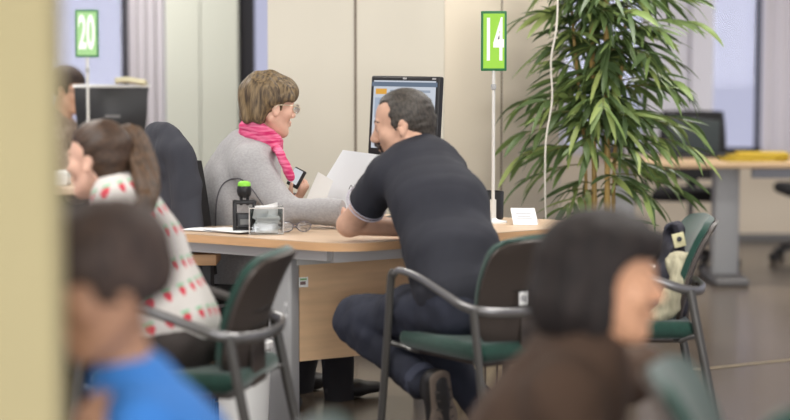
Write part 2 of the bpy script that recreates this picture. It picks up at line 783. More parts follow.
# window wall far behind on the right
YR = 14.4
b = MB()
px_box(b, 560, 1240, YR, 0, .62, .2)
struct(b.build('wall_far_right', m_spandrel, smooth=False))
b = MB()
px_box(b, 560, 1240, YR - .015, 0, .05, .02)
struct(b.build('baseboard_right', m_greyd, smooth=False))
b = MB()
px_box(b, 648, 691, YR, .62, 3, .12)
px_box(b, 691, 713, YR - .1, .62, 3, .25)
struct(b.build('wall_far_pier', M('pale pier paint', (226, 223, 230), rough=.8), smooth=False))
b = MB()
px_box(b, 560, 566, YR, .62, 3, .1)
px_box(b, 642, 648, YR, .62, 3, .1)
px_box(b, 560, 648, YR, .62, .68, .1)
o = struct(b.build('window_3', m_winlight, smooth=False))
b = MB()
px_box(b, 566, 642, YR, .68, 3, .006, .04)
b.build('pane', m_glass, o, smooth=False)
b = MB()
px_box(b, 757, 760.5, YR - .02, .62, 3, .1)
px_box(b, 713, 757, YR, .62, .67, .1)
for x_ in (850, 980, 1110, 1230):
    px_box(b, x_, x_ + 8, YR, .62, 3, .1)
px_box(b, 760.5, 1238, YR, .62, .67, .1)
o = struct(b.build('window_4', m_winframe, smooth=False))
b = MB()
px_box(b, 713, 757, YR, .67, 3, .006, .04)
px_box(b, 760.5, 850, YR, .67, 3, .006, .04)
for x_ in (858, 988, 1118):
    px_box(b, x_, x_ + 122 if x_ < 1118 else 1230, YR, .67, 3, .006, .04)
b.build('pane', m_glass, o, smooth=False)
curtain('curtain', 762, 850, YR - .06, .60, 2.98, M('pale lilac curtain', (214, 208, 214), rough=.9), 'pale lilac curtain right of the thin dark window post', 6)

# ceiling lamps: recessed fluorescent panels
m_lamp = M_emit('lamp diffuser', (255, 248, 238), 2.2)
spots = [(-2.2, -.8), (1.2, -.8), (-2.2, 2.2), (1.2, 2.2), (-2.2, 5.2), (1.2, 5.2), (-2.2, 8.2), (1.2, 8.2), (-2.2, 11.2), (2.6, 11.2)]  # the pair behind the camera is added for frontal fill
for i, (x, y) in enumerate(spots):
    t = thing('ceiling_light', 'recessed white fluorescent panel in the ceiling above the counters', 'ceiling light', (x, y, 3.0), 0, 'ceiling light panels')
    b = MB()
    for sx in (-1, 1):
        b.box((sx * .61, 0, -.012), (.03, .34, .024))
    for sy in (-1, 1):
        b.box((0, sy * .155, -.012), (1.25, .03, .024))
    b.build('frame', m_white, t, smooth=False)
    b = MB()
    b.box((0, 0, -.008), (1.19, .28, .01))
    b.build('diffuser', m_lamp, t, smooth=False)
    l = bpy.data.lights.new('lamp', 'AREA')
    l.shape = 'RECTANGLE'
    l.size, l.size_y = 1.2, .6
    l.energy = (72 if 5 < y < 6 else 20) if y < 6 else (50 if y < 10 else 85)
    l.color = (1.0, .97, .925)
    lo = bpy.data.objects.new('lamp', l)
    lo.location = (x, y, 2.95)
    COL.objects.link(lo)

# added window wall behind the camera, built to house a fill light
YF_ = -6.2
b = MB()
b.box((0, YF_, .30), (14, .2, .60))
b.box((0, YF_, 2.85), (14, .2, .30))
for x in (-6.9, 6.9):
    b.box((x, YF_, 1.65), (.2, .2, 2.1))
struct(b.build('wall_front_added', m_ceil, smooth=False))
b = MB()
for k in range(8):
    b.box((-6.65 + 1.9 * k, YF_, 1.65), (.07, .12, 2.1))
o = struct(b.build('window_front_added', m_winframe, smooth=False))
b = MB()
b.box((0, YF_ + .02, 1.65), (13.4, .006, 2.08))
b.build('pane', m_glass, o, smooth=False)
l = bpy.data.lights.new('front_fill', 'AREA')  # invented fill light that brightens the counter from the camera side
l.shape = 'RECTANGLE'
l.size, l.size_y = 12.5, 2.0
l.energy = 900
l.color = (.97, .98, 1.0)
lo = bpy.data.objects.new('front_fill', l)
lo.location = (0, YF_ + .25, 1.65)
lo.rotation_euler = (PI / 2, 0, 0)
COL.objects.link(lo)

# ================================================================== visitor chair
def make_chair(label, group=None):
    t = thing('visitor_chair', label, 'chair', (0, 0, 0), 0, group)
    # seat cushion
    b = MB()
    b.box((.0, 0, .458), (.46, .475, .062), bev=.03)
    s = b.build('seat', m_green, t, sharp=60)
    b = MB()
    b.box((-.01, 0, .421), (.38, .40, .022), bev=.01)
    b.build('seat_pan', m_shell, s)
    # backrest: plastic shell outside, green upholstery inside
    def back(off, grow, zlo, zhi):
        g = []
        for i in range(15):
            v = i / 14.0
            row = []
            z = zlo + (zhi - zlo) * v
            hw = (.195 + .03 * math.sin(v * PI * .8)) + grow
            cr = max(0.0, (v - .82) / .18)
            hw *= math.sqrt(max(.0, 1 - .32 * cr ** 3))
            cb = max(0.0, (.12 - v) / .12)
            hw *= 1 - .12 * cb ** 2
            for j in range(15):
                u = j / 7.0 - 1
                x = -.200 - .03 * v - .088 * v ** 2.2 + .038 * u * u + off
                row.append(V(x, u * hw, z - .012 * cr * u * u))
            g.append(row)
        return g
    b = MB()
    b.sheet(back(-.010, 0, .485, .826), .012)
    sh = b.build('backrest', m_shell, t, sharp=50)
    b = MB()
    b.sheet(back(.008, -.003, .492, .836), .021)
    b.build('back_cushion', m_green, t, sharp=60)
    g = back(-.0175, -.03, .485, .826)
    b = MB()
    for i in (5, 7):
        b.tube([g[i][j] for j in range(2, 13)], .0028, n=6)
    b.build('vent_slots', m_slot, sh)
    # arm hoop that runs round behind the back
    pts = [V(.215, .262, .672), V(.17, .268, .693), V(.06, .272, .682), V(-.08, .27, .640), V(-.17, .258, .608), V(-.235, .215, .594), V(-.270, .10, .589), V(-.276, 0, .589)]
    full = pts + [V(p[0], -p[1], p[2]) for p in reversed(pts[:-1])]
    path = bez(full, 6)
    b = MB()
    n = len(path)
    b.tube(path, [.0095 + .0065 * math.sin(PI * i / (n - 1)) ** 1.5 for i in range(n)], n=12, flat=(.72, 1.15))
    b.build('arm_hoop', m_alu, t)
    for sy in (1, -1):
        b = MB()
        b.tube(bez([V(.205, sy * .263, .682), V(.226, sy * .262, .655), V(.248, sy * .262, .45), V(.298, sy * .265, .012)], 6), .0125, n=10, flat=(1.0, 1.25))
        l = b.build('leg', m_steeld, t)
        b = MB()
        b.tube([V(.299, sy * .265, .0), V(.2975, sy * .265, .02)], .016, n=10)
        b.build('foot_cap', m_black, l)
        b = MB()
        b.tube(bez([V(-.205, sy * .248, .600), V(-.235, sy * .252, .45), V(-.325, sy * .262, .012)], 6), .0125, n=10, flat=(1.0, 1.25))
        l = b.build('leg', m_steeld, t)
        b = MB()
        b.tube([V(-.327, sy * .262, .0), V(-.324, sy * .262, .02)], .016, n=10)
        b.build('foot_cap', m_black, l)
    b = MB()
    for xe_, xi_, ye_ in ((.256, .15, .262), (-.238, -.16, .252)):
        b.tube(bez([V(xe_, -ye_, 0.445), V((xe_ + xi_) / 2, -.225, 0.432), V(xi_, -.17, 0.418), V(xi_, .17, 0.418), V((xe_ + xi_) / 2, .225, 0.432), V(xe_, ye_, 0.445)], 4), .0095, n=8)
    b.tube([V(.15, 0, 0.418), V(-.16, 0, 0.418)], .0095, n=8)
    b.build('seat_frame', m_steel, t)
    b = MB()
    b.box((-.222, 0, .51), (.014, .14, .15), bev=.006)
    b.box((-.185, 0, .434), (.09, .14, .014), bev=.005)
    b.tube([V(-.276, 0, .589), V(-.222, 0, .56)], .01, n=8)
    b.build('back_bracket', m_shell, t)
    return t


def yaw(F):
    return math.atan2(F[1], F[0])


G_CH = 'visitor chairs around the counter'
CH_M = V(.331, 6.60, 0)
CH_MF = nrm(V(-.58, .81, 0))
ch_man = make_chair('green and brown visitor chair under the man in the dark polo shirt', G_CH)
ch_man.location = tuple(CH_M)
ch_man.rotation_euler = (0, 0, yaw(CH_MF))
CH_G = V(-.630, 5.99, 0)
CH_GF = nrm(V(-.98, .20, 0))
ch_girl = dup(ch_man, CH_G, yaw(CH_GF), 'green and brown visitor chair under the girl in the strawberry sweater', G_CH)
CH_J = V(.805, 7.04, 0)
CH_JF = nrm(V(-1.0, -.0, 0))
ch_jacket = dup(ch_man, CH_J, yaw(CH_JF), 'green visitor chair with a dark bag and a cream cloth on its seat', G_CH)
dup(ch_man, V(.80, 3.74, 0), math.radians(-12), 'blurred green chair close to the camera below the face of the woman in brown', G_CH)
dup(ch_man, V(.825, 3.10, 0), math.radians(-92), 'blurred dark green chair in the bottom right corner of the photo', G_CH)
dup(ch_man, V(.165, 3.20, 0), 0, 'blurred green chair whose top just shows below the knees of the man in the polo', G_CH)

# stickers on two chairs
m_stick = M('white sticker', (226, 226, 224), rough=.5)
m_ink = M('grey ink', (120, 120, 124), rough=.6)


def sticker(chair, y, z, w, hgt, x):
    b = MB()
    b.box((x, y, z), (.002, w, hgt))
    s = b.build('sticker', m_stick, chair, smooth=False)
    b = MB()
    for k in range(3):
        b.box((x - .0013, y + (k - 1) * w * .22, z + .002 * k - .002), (.001, w * .14, hgt * .45))
    b.build('sticker_print', m_ink, s, smooth=False)


sticker(ch_man, .105, .635, .032, .042, -.278)
sticker(ch_girl, -.16, .628, .024, .046, -.268)

# ================================================================== main counter desk
ZT = .74
corner = V(-.165, 6.98)
a_tip = V(-.88, 7.43)
b_tip = V(.80, 7.71)


def round_corner(p0, p1, p2, r, n=8):
    d1, d2 = nrm(p0 - p1), nrm(p2 - p1)
    q0, q2 = p1 + d1 * r, p1 + d2 * r
    out = []
    for i in range(n + 1):
        t = i / n
        out.append((1 - t) ** 2 * q0 + 2 * t * (1 - t) * p1 + t * t * q2)
    return out


poly = [V(-.93, 7.47), V(-.91, 7.445), a_tip] + round_corner(a_tip, corner, b_tip, .16) + round_corner(corner, b_tip, V(.62, 7.93), .06, 4) + [V(.62, 7.93), V(.34, 8.08), V(-.05, 8.18), V(-.345, 7.92), V(-.40, 7.72), V(-.80, 7.64)]
desk = thing('counter_desk', 'light beech counter desk with rounded corner and grey metal frame', 'desk', (-.05, 7.6, 0))
DO = V(-.05, 7.6, 0)
b = MB()
b.prism([V(*p, 0) for p in poly], ZT - .003, ZT)
top = b.build('desktop', m_wood, desk, off=DO, sharp=20)
b = MB()
b.prism([V(*p, 0) for p in poly], ZT - .032, ZT - .0028)
b.build('edge_band', m_edge, top, off=DO, sharp=20)
dl = nrm(a_tip - corner)
dr = nrm(b_tip - corner)
nl = V(-dl[1], dl[0])      # inward normals
nl = nl if nl[1] > 0 else -nl
nr_ = V(-dr[1], dr[0])
nr_ = nr_ if nr_[1] > 0 else -nr_


def bar(mb, p, q, z0, z1, th):
    p, q = V(p[0], p[1], 0), V(q[0], q[1], 0)
    d = q - p
    mb.box((*((p + q) / 2)[:2], (z0 + z1) / 2), (np.linalg.norm(d), th, z1 - z0), rot=rotz(math.atan2(d[1], d[0])))
    return mb


b = MB()
bar(b, corner + dl * .12 + nl * .06, a_tip + nl * .06, .668, .708, .03)
bar(b, corner + dl * .12 + nl * .075, corner + dr * .95 + nr_ * .075 + dl * .0, .66, .708, .03)
b.build('frame_rail', M('light grey rail', (196, 194, 192), rough=.5), desk, smooth=False, off=DO)
pA = corner + dl * .20 + nr_ * .10
b = MB()
bar(b, V(-.36, 7.205), V(.62, 7.815), .64, .706, .022)
b.build('cable_tray', M('pale grey steel tray', (196, 196, 192), rough=.5), desk, smooth=False, off=DO)
b = MB()
bar(b, V(-.352, 7.225), V(.62, 7.83), .285, .638, .018)
b.build('modesty_panel', m_panel, desk, smooth=False, off=DO)
for lx, ly, an in ((-.405, 7.225, math.atan2(dl[1], dl[0])), (.62, 7.76, math.atan2(dr[1], dr[0]))):
    b = MB()
    b.box((lx, ly, .36), (.105, .06, .70), rot=rotz(an), bev=.012)
    l = b.build('leg', m_grey, desk, off=DO)
    b = MB()
    b.box((lx, ly + .05, .02), (.09, .42, .04), rot=rotz(an * .3), bev=.012)
    b.build('foot', m_greyd, l, off=DO)
    b = MB()
    R = rotz(an)
    for k in range(5):
        c = R @ V(-.0 - .04 + .02 * k, .031, 0)
        b.box((lx - c[0], ly - c[1], .36), (.006, .004, .66), rot=R)
    b.build('leg_ribs', m_greyd, l, off=DO, smooth=False)
# back legs carry the far edge
for lx, ly in ((-.80, 7.53), (.10, 8.08)):
    b = MB()
    b.tube([V(lx, ly, 0), V(lx, ly, .71)], .025, n=14)
    b.build('leg', m_grey, desk, off=DO)
# sticker below the top
b = MB()
sp = P(303.5, 282, 7.215)
b.box(sp + V(0, -.006, 0), (.036, .003, .036), rot=rotz(.5))
s = b.build('sticker', m_stick, desk, off=DO, smooth=False)
b = MB()
b.box(sp + V(-.002, -.0085, -.003), (.022, .002, .012), rot=rotz(.5))
b.build('sticker_print', M('brown ink', (120, 98, 96)), s, off=DO, smooth=False)
b = MB()
b.box(sp + V(.0, -.0085, .011), (.026, .002, .006), rot=rotz(.5))
b.build('sticker_print', M('green ink', (110, 165, 100)), s, off=DO, smooth=False)

# low side table under the left end
st = thing('side_table', 'low beech side table with dark frame below the left end of the counter', 'table', (-1.02, 7.56, 0))
b = MB()
b.box((0, 0, .63), (.70, .20, .042), bev=.004)
b.build('tabletop', m_edge, st, sharp=30)
for sx in (-1, 1):
    b = MB()
    b.box((sx * .31, 0, .305), (.03, .16, .61))
    b.build('leg', m_black, st, smooth=False)

# white waste bin
wb = thing('waste_bin', 'white plastic waste bin on the floor beside the grey desk leg', 'bin', (-.535, 7.0, 0))
b = MB()
b.lathe([(.078, 0), (.082, .01), (.098, .37), (.104, .372), (.104, .392), (.098, .394), (.094, .385), (.080, .02), (.01, .015)], n=32)
b.build('body', m_white, wb, sharp=50)
b = MB()
b.box((-.01, -.0905, .21), (.014, .003, .02))
b.build('bin_label', m_ink, wb, smooth=False)

# cream ribbed bin under the far end
cb = thing('storage_box', 'cream ribbed box on the floor behind the counter seen past the chair leg', 'box', (.30, 8.35, 0))
b = MB()
b.box((0, 0, .16), (.30, .24, .32), bev=.012)
b.build('body', M('cream plastic', (222, 206, 172), rough=.6), cb)
b = MB()
for k in range(6):
    b.box((-.125 + .05 * k, -.122, .16), (.008, .006, .27))
b.build('rib', m_seam, cb, smooth=False)

# ================================================================== number signs
m_sg = M('bright lime sign face', (150, 212, 48), rough=.45)
m_sgp = M('pale green sign face', (156, 204, 138), rough=.45)
m_sgb = M('dark green sign border', (34, 112, 62), rough=.45)
m_sgw = M('white sign print', (250, 250, 246), rough=.5)


def number_sign(num, loc, zc, face, label, hgt=.232, wid=.100, yw=0.0):
    t = thing('number_sign', label, 'sign', loc, yw)
    zb = zc - loc[2]
    b = MB()
    b.lathe([(.055, 0), (.055, .006), (.02, .012), (.011, .02)], n=28)
    b.build('base', m_white, t)
    b = MB()
    b.tube([V(0, 0, .01), V(0, 0, .09)], .0125, n=14)
    b.tube([V(0, 0, .08), V(0, 0, zb - hgt / 2 + .02)], .0068, n=14)
    b.build('pole', M('white enamel', (216, 214, 208), rough=.4), t)
    b = MB()
    b.box((0, -.004, zb - hgt / 2 - .062), (.020, .022, .022), bev=.004)
    b.build('clip', m_grey, t)
    b = MB()
    b.box((0, -.004, zb), (wid, .008, hgt), bev=.004)
    p = b.build('sign_plate', m_sgb, t)
    b = MB()
    b.box((0, -.0087, zb), (wid - .018, .002, hgt - .020))
    b.build('sign_face', face, p, smooth=False)
    text_mesh('number', num, .225, m_sgw, p, (-.001, -.0102, zb - .002), rot_e(PI / 2, 0, 0), sx=.36)
    return t


q = P(493, 220, 7.80)
number_sign('14', (q[0], 7.80, ZT), P(494, 41, 7.80)[2], m_sg, 'bright green number 14 sign on a white pole standing on the counter desk')

# ================================================================== things on the counter
# self-inking stamp
q = P(244.5, 229, 7.42)
sx_, sy_ = q[0], 7.42
stp = thing('self_inking_stamp', 'black self-inking stamp with a lime green cap button on the counter', 'stamp', (sx_, sy_, ZT), .12)
b = MB()
for s in (-1, 1):
    b.box((s * .036, 0, .062), (.014, .05, .115), bev=.004)
b.box((0, 0, .008), (.086, .056, .016), bev=.004)
b.box((0, 0, .112), (.086, .05, .014), bev=.004)
b.build('body', m_black, stp)
b = MB()
b.box((0, -.004, .045), (.056, .05, .052), bev=.004)
b.build('ink_cartridge', M('dark graphite plastic', (52, 52, 54), rough=.35), stp)
b = MB()
b.box((0, -.0295, .040), (.034, .003, .020))
b.build('cartridge_window', M('grey plastic window', (118, 118, 116), rough=.3), stp, smooth=False)
b = MB()
b.tube([V(-.012, 0, .10), V(-.012, 0, .135)], .006, n=10)
b.tube([V(.012, 0, .10), V(.012, 0, .135)], .006, n=10)
b.build('rod', m_black, stp)
b = MB()
b.lathe([(.016, .128), (.025, .138), (.028, .155), (.026, .168), (.024, .172)], n=24)
b.build('handle', m_black, stp)
b = MB()
b.lathe([(.0235, .1715), (.0245, .178), (.022, .186), (.012, .190), (.001, .191)], n=24)
b.build('cap_button', M('lime green cap', (146, 222, 76), rough=.4), stp)

# clear acrylic paper cube
q = P(266, 233, 7.36)
ac = thing('acrylic_box', 'clear acrylic box holding a block of white note slips', 'box', (q[0], 7.36, ZT), .10)
m_acr = M_clear('clear acrylic', (236, 238, 238), .14, .03)
w_, h_, th = .125, .098, .004
b = MB()
b.box((0, 0, .003), (w_, w_ * .8, .005))
for s in (-1, 1):
    b.box((s * (w_ / 2 - th / 2), 0, h_ / 2 + .003), (th, w_ * .8, h_))
    b.box((0, s * (w_ * .4 - th / 2), h_ / 2 + .003), (w_ - 2 * th, th, h_))
b.build('body', m_acr, ac, smooth=False)
m_rim = M('acrylic edge', (206, 202, 200), rough=.2)
b = MB()
hw, hd = w_ / 2, w_ * .4
b.tube([V(-hw, -hd, h_), V(hw, -hd, h_), V(hw, hd, h_), V(-hw, hd, h_), V(-hw, -hd, h_)], .0024, n=6)
for sx in (-1, 1):
    b.tube([V(sx * hw, -hd, .004), V(sx * hw, -hd, h_)], .0022, n=6)
b.build('rim', m_rim, ac)
nt_ = tag(mesh_obj('note_block', [(0, 0, 0)], [], m_paper), 'stack of white note slips inside the clear acrylic box', 'note block')
bpy.data.objects.remove(nt_)
b = MB()
rg = random.Random(4)
for k in range(9):
    b.box((q[0] + .004 + rg.uniform(-.004, .004), 7.36 + rg.uniform(-.004, .004), ZT + .006 + .0063 * (k + .5)), (.086, .066, .0060), rot=rotz(.1 + rg.uniform(-.14, .14)))
for k in range(4):
    b.box((q[0] - .018 + .012 * k, 7.36 + .012 * (k - 1.5), ZT + .072 + .004 * k), (.058, .002, .05), rot=rot_e(.2, .30 - .16 * k, .3 * k - .3))
tag(b.build('note_block', m_paper, smooth=False), 'loose stack of white note slips inside the clear acrylic box', 'note slips')

# folded reading glasses beside the box
q = P(295, 230, 7.40)
gl = thing('eyeglasses', 'folded clear eyeglasses lying on the counter beside the acrylic box', 'glasses', (q[0], 7.40, ZT), .25)
m_gl = M_clear('spectacle lens', (225, 228, 232), .25, .05)
m_glf = M('grey spectacle frame', (120, 116, 122), rough=.3, metal=.4)
for s in (-1, 1):
    ring = [V(s * .033 + .026 * math.cos(a), .0, .022 + .019 * math.sin(a)) for a in np.linspace(0, 2 * PI, 25)]
    b = MB()
    b.tube(ring, .0022, n=6, caps=False)
    r_ = b.build('lens_rim', m_glf, gl)
    b = MB()
    b.lathe([(.025, -.0006), (.025, .0006)], n=24, rot=rot_e(PI / 2, 0, 0) @ np.diag([1, .75, 1]))
    for i, v in enumerate(b.v):
        b.v[i] = (v[0] + s * .033, v[1], v[2] + .022)
    b.build('lens', m_gl, r_)
    b = MB()
    b.tube(bez([V(s * .060, .0, .027), V(s * .062, .02, .026), V(s * .0, .034 + .005 * s, .018), V(-s * .05, .034 + .005 * s, .010)], 6), .0022, n=6)
    b.build('temple', m_glf, gl)
b = MB()
b.tube(bez([V(-.009, 0, .026), V(0, 0, .031), V(.009, 0, .026)], 5), .002, n=6)
b.build('bridge', m_glf, gl)

# loose white papers on the left end
for k, (px_, py_, Y_, an, lab) in enumerate(((212, 231, 7.47, -.42, 'white paper sheet lying on the left end of the counter under another sheet'), (232, 231.5, 7.415, -.72, 'topmost white paper sheet on the counter in front of the black stamp'))):
    g = []
    q = P(px_, py_, Y_)
    R = rotz(an)
    for i in range(6):
        g.append([R @ V(-.105 + .042 * i, -.06 + .04 * j, .0008 * math.sin(i * 1.3 + k)) + V(q[0], Y_, ZT + .004 + .004 * k) for j in range(4)])
    b = MB()
    b.sheet(g, .0012)
    tag(b.build('paper_sheet', m_paper, sharp=60), lab, 'paper', 'loose papers on the counter')

# grey folder and papers held up in front of the clerk
m_fold = M('pale grey folder card', (224, 227, 231), rough=.6)


def upright(name, corners, th, mat, label, cat):
    p00, p10, p11, p01 = corners
    g = []
    for i in range(7):
        row = []
        for j in range(7):
            u, v = i / 6, j / 6
            q = (1 - u) * (1 - v) * p00 + u * (1 - v) * p10 + u * v * p11 + (1 - u) * v * p01
            row.append(q + V(0, .006 * math.sin(PI * u), 0))
        g.append(row)
    b = MB()
    b.sheet(g, th)
    return tag(b.build(name, mat, sharp=60), label, cat)


fo = upright('document_folder', [V(-.378, 7.765, ZT + .003), V(-.085, 7.86, ZT + .003), P(379, 155, 7.98), P(343, 150, 7.92)], .004, m_fold, 'pale grey document folder standing tilted in front of the clerk', 'folder')
b = MB()
c = P(352, 187, 7.868)
b.tube(bez([c + V(-.012, -.01, -.008), c + V(-.003, -.01, .008), c + V(.004, -.01, -.004), c + V(.014, -.012, .012)], 5), .0016, n=6)
b.build('folder_mark', m_ink, fo)
upright('paper_booklet', [V(-.385, 7.685, ZT + .003), V(-.30, 7.70, ZT + .003), P(333, 181, 7.80), P(318, 172, 7.78)], .003, M('off white booklet paper', (214, 212, 208), rough=.7), 'white folded booklet standing open beside the grey folder', 'booklet')

# black pen cup and tent card on the right end
q = P(490, 220, 7.95)
pc = thing('desk_organizer', 'black round desk organizer behind the number 14 pole', 'organizer', (q[0], 7.95, ZT))
b = MB()
b.lathe([(.050, 0), (.053, .004), (.055, .108), (.053, .112), (.049, .110), (.047, .02), (.001, .018)], n=32)
b.build('cup', m_black, pc)
q = P(478.0, 190, 8.03)
b = MB()
b.box((q[0] - .012, 8.025, ZT + .07), (.036, .036, .14), bev=.004)
tag(b.build('paper_box', m_paper, sharp=40), 'small white carton standing behind the black desk organizer', 'carton')

q = P(525, 226, 7.78)
tc = thing('tent_card', 'white tent card with grey lines standing on the counter', 'card', (q[0], 7.72, ZT), -.12)
b = MB()
for s in (1, -1):
    g = [[V(x, s * (.035 * (1 - z / .063)), z + .0015) + V(-.014 * z / .063, 0, 0) for z in np.linspace(0, .062, 4)] for x in np.linspace(-.047, .047, 4)]
    b.sheet(g, .0014)
b.build('card', m_paper, tc, smooth=False)
b = MB()
for k, (z, w_) in enumerate(((.044, .058), (.033, .050), (.026, .062))):
    y = -.035 * (1 - z / .063) - .0014
    b.box((-.014 * z / .063, y, z), (w_, .0012, .0035), rot=rot_e(-.5, 0, 0))
b.build('print_lines', M('pale grey ink', (178, 182, 190)), tc, smooth=False)

# ------------------------------------------------------------------ monitors
def monitor(loc, yw, W, Hh, zc, label, tilt=.08, slim=.03):
    t = thing('monitor', label, 'monitor', loc, yw)     # faces local -y
    R = rot_e(-tilt, 0, 0)
    zc = zc - loc[2]
    b = MB()
    b.box((0, .0, zc), (W, slim, Hh), rot=R, bev=.008)
    body = b.build('housing', m_black, t)
    b = MB()
    b.box(V(0, slim * .5 + .015, zc), (W * .62, .05, Hh * .62), rot=R, bev=.02)
    b.build('back_bulge', m_black, body)
    b = MB()
    b.box(V(0, 0, zc) + R @ V(0, -slim / 2 - .0005, .004), (W - .036, .002, Hh - .045), rot=R)
    scr = b.build('screen', M_emit('lit screen', (218, 225, 236), .74), t, smooth=False)
    b = MB()
    b.tube([V(0, .05, .02), V(0, .05, zc - Hh * .15)], .022, n=14, flat=(1.4, .7))
    b.build('stand', m_black, t)
    b = MB()
    b.lathe([(.10, 0), (.10, .008), (.06, .016), (.02, .024)], n=32)
    b.build('base', m_black, t)
    return t, R, zc, scr


q0 = P(402.5, 116, 7.93)
mt, R, zc, scr = monitor((q0[0] + .012, 7.93, ZT), math.radians(-38), .345, .315, q0[2], 'black monitor with a lit pale blue screen behind the man in the polo shirt')
# screen contents
def scr_rect(u, v, w_, h_, col, st, name):
    b = MB()
    b.box(V(0, 0, zc) + R @ V(u, -.0172, v), (w_, .001, h_), rot=R)
    b.build(name, M_emit(name + ' colour', col, st), scr, smooth=False)
scr_rect(0, .124, .326, .018, (120, 138, 160), .6, 'title_bar')
scr_rect(-.115, .095, .055, .022, (235, 175, 70), .8, 'page_logo')
scr_rect(.03, .097, .2, .010, (170, 182, 198), .7, 'menu_strip')
scr_rect(-.12, .03, .05, .08, (186, 200, 220), .7, 'side_list')
b = MB()
for u in (-.0, .145):
    b.box(V(0, 0, zc) + R @ V(u, -.0160, .148), (.018, .002, .007), rot=R)
b.build('badge', m_grey, mt, smooth=False)

# ================================================================== far station on the left
fd = thing('counter_desk', 'blurred beech desk at the far station under the number 20 sign', 'desk', (-1.75, 10.0, 0))
b = MB()
b.box((0, 0, .722), (1.9, .75, .036), bev=.006)
b.build('desktop', m_wood, fd)
for sx in (-1, 1):
    b = MB()
    b.box((sx * .8, 0, .352), (.09, .5, .704), bev=.01)
    b.build('leg', m_grey, fd)
q = P(88, 110, 9.78)
number_sign('20', (q[0], 9.78, ZT), P(88, 33.5, 9.78)[2], m_sgp, 'pale green number 20 sign on a pole at the far station', yw=.0, wid=.115, hgt=.232)
q1 = P(112, 112, 10.02)
t20 = thing('monitor', 'black monitor seen from behind with a white top edge at the far station', 'monitor', (q1[0], 10.02, ZT), 0)
zc2 = q1[2] - ZT
g = [[V((-.185 + .37 * i / 6) * (1 - .13 * (1 - j / 6)) + (.0 if i else 0), .0 - .03 * math.sin(PI * j / 6) * math.sin(PI * i / 6), zc2 - .145 + .27 * j / 6) for j in range(7)] for i in range(7)]
b = MB()
b.sheet(g, .04)
b.build('housing', m_black, t20, sharp=40)
b = MB()
b.box((0, 0, zc2 + .130), (.385, .05, .014), bev=.003)
b.build('top_edge', m_white, t20)
b = MB()
b.box((.01, -.052, zc2 - .02), (.075, .004, .016))
b.build('badge', m_greyd, t20, smooth=False)
b = MB()
b.tube([V(0, .01, .01), V(0, .01, zc2 - .12)], .024, n=12)
b.build('stand', m_black, t20)
b = MB()
b.lathe([(.11, 0), (.11, .01), (.03, .022)], n=28)
b.build('base', m_black, t20)
q = P(131, 84, 10.0)
g = [[V(q[0] - .075 + .15 * i / 5, 10.0 - .045 + .09 * j / 3, ZT + zc2 + .1385 + .012 + .007 * math.sin(i * .9) + .010 * (j == 0)) for j in range(4)] for i in range(6)]
b = MB()
b.sheet(g, .022)
tag(b.build('folded_cloth', M('cream yellow cloth', (226, 218, 184), rough=.9), sharp=60), 'cream folded cloth lying on top of the far black monitor', 'cloth')
q = P(70, 178, 9.7)
pp = tag(MB().box((q[0] - .09, 9.80, ZT + .035), (.14, .16, .07), bev=.012).build('paper_tray', m_white, sharp=40), 'white paper tray on the far desk beside the number 20 pole', 'tray')

# ================================================================== far desk on the right
YD = 12.0
rd = thing('office_desk', 'blurred beech office desk with a thick grey column leg by the far window', 'desk', (2.0, YD, 0))
b = MB()
b.box((.0, 0, .722), (1.5, .8, .036), bev=.006)
b.build('desktop', M('dull beech laminate', (196, 166, 130), rough=.45, var=((3, 26, 40), .06)), rd)
x1 = P(725, 220, YD)[0] - 2.0
b = MB()
b.box((x1, 0, .36), (.155, .12, .69), bev=.02)
l = b.build('leg', m_grey, rd)
b = MB()
b.box((x1, 0, .024), (.20, .62, .048), bev=.015)
b.build('foot', m_greyd, l)
b = MB()
b.box((-.62, 0, .36), (.12, .10, .69), bev=.02)
b.build('leg', m_grey, rd)
b = MB()
b.box((.40, -.30, .672), (.62, .04, .06), bev=.006)
b.build('frame_rail', M('blue grey steel', (132, 134, 142), rough=.45), rd)
b = MB()
b.box((.44, -.33, .668), (.07, .03, .05), bev=.006)
b.build('switch_box', m_black, rd)
# yellow folders
q = P(748, 151, 11.85)
b = MB()
rg = random.Random(2)
for k in range(3):
    b = MB()
    b.box((q[0] + .03 * k + .01, 11.76 + .01 * k, ZT + .008 + .016 * k), (.36 - .03 * k, .25, .015), rot=rotz(.12 - .1 * k), bev=.004)
    tag(b.build('yellow_folder', M('mustard folder card', (172 + 6 * k, 146 + 4 * k, 34), rough=.6), sharp=40),
        ['lowest mustard yellow folder of the pile on the far right desk', 'middle mustard yellow folder of the pile on the far right desk', 'topmost mustard yellow folder of the pile on the far right desk'][k], 'folder', 'yellow folders on the far desk')
# dark laptop seen from the back
q = P(704, 134, 12.1)
lp = thing('laptop', 'dark laptop lid standing open on the far right desk', 'laptop', (q[0] - .03, 12.12, ZT), math.radians(12))
b = MB()
b.box((0, .0, .010), (.34, .22, .018), bev=.005)
b.build('base', m_black, lp)
b = MB()
b.box((-.0, .09, .125), (.34, .014, .22), rot=rot_e(-.18, .10, 0), bev=.006)
b.build('lid', M('dark green grey plastic', (46, 52, 52), rough=.4), lp)
# black binder behind the leaves
q = P(612, 120, 12.0)
bd = thing('ring_binder', 'black ring binder with white label standing behind the bamboo leaves', 'binder', (q[0], 12.0, ZT), .1)
b = MB()
b.box((0, 0, .19), (.10, .26, .38), bev=.006)
b.build('cover', m_black, bd)
b = MB()
b.box((.0, -.1315, .17), (.06, .003, .16))
b.build('spine_label', M('pale blue label', (196, 206, 228)), bd, smooth=False)
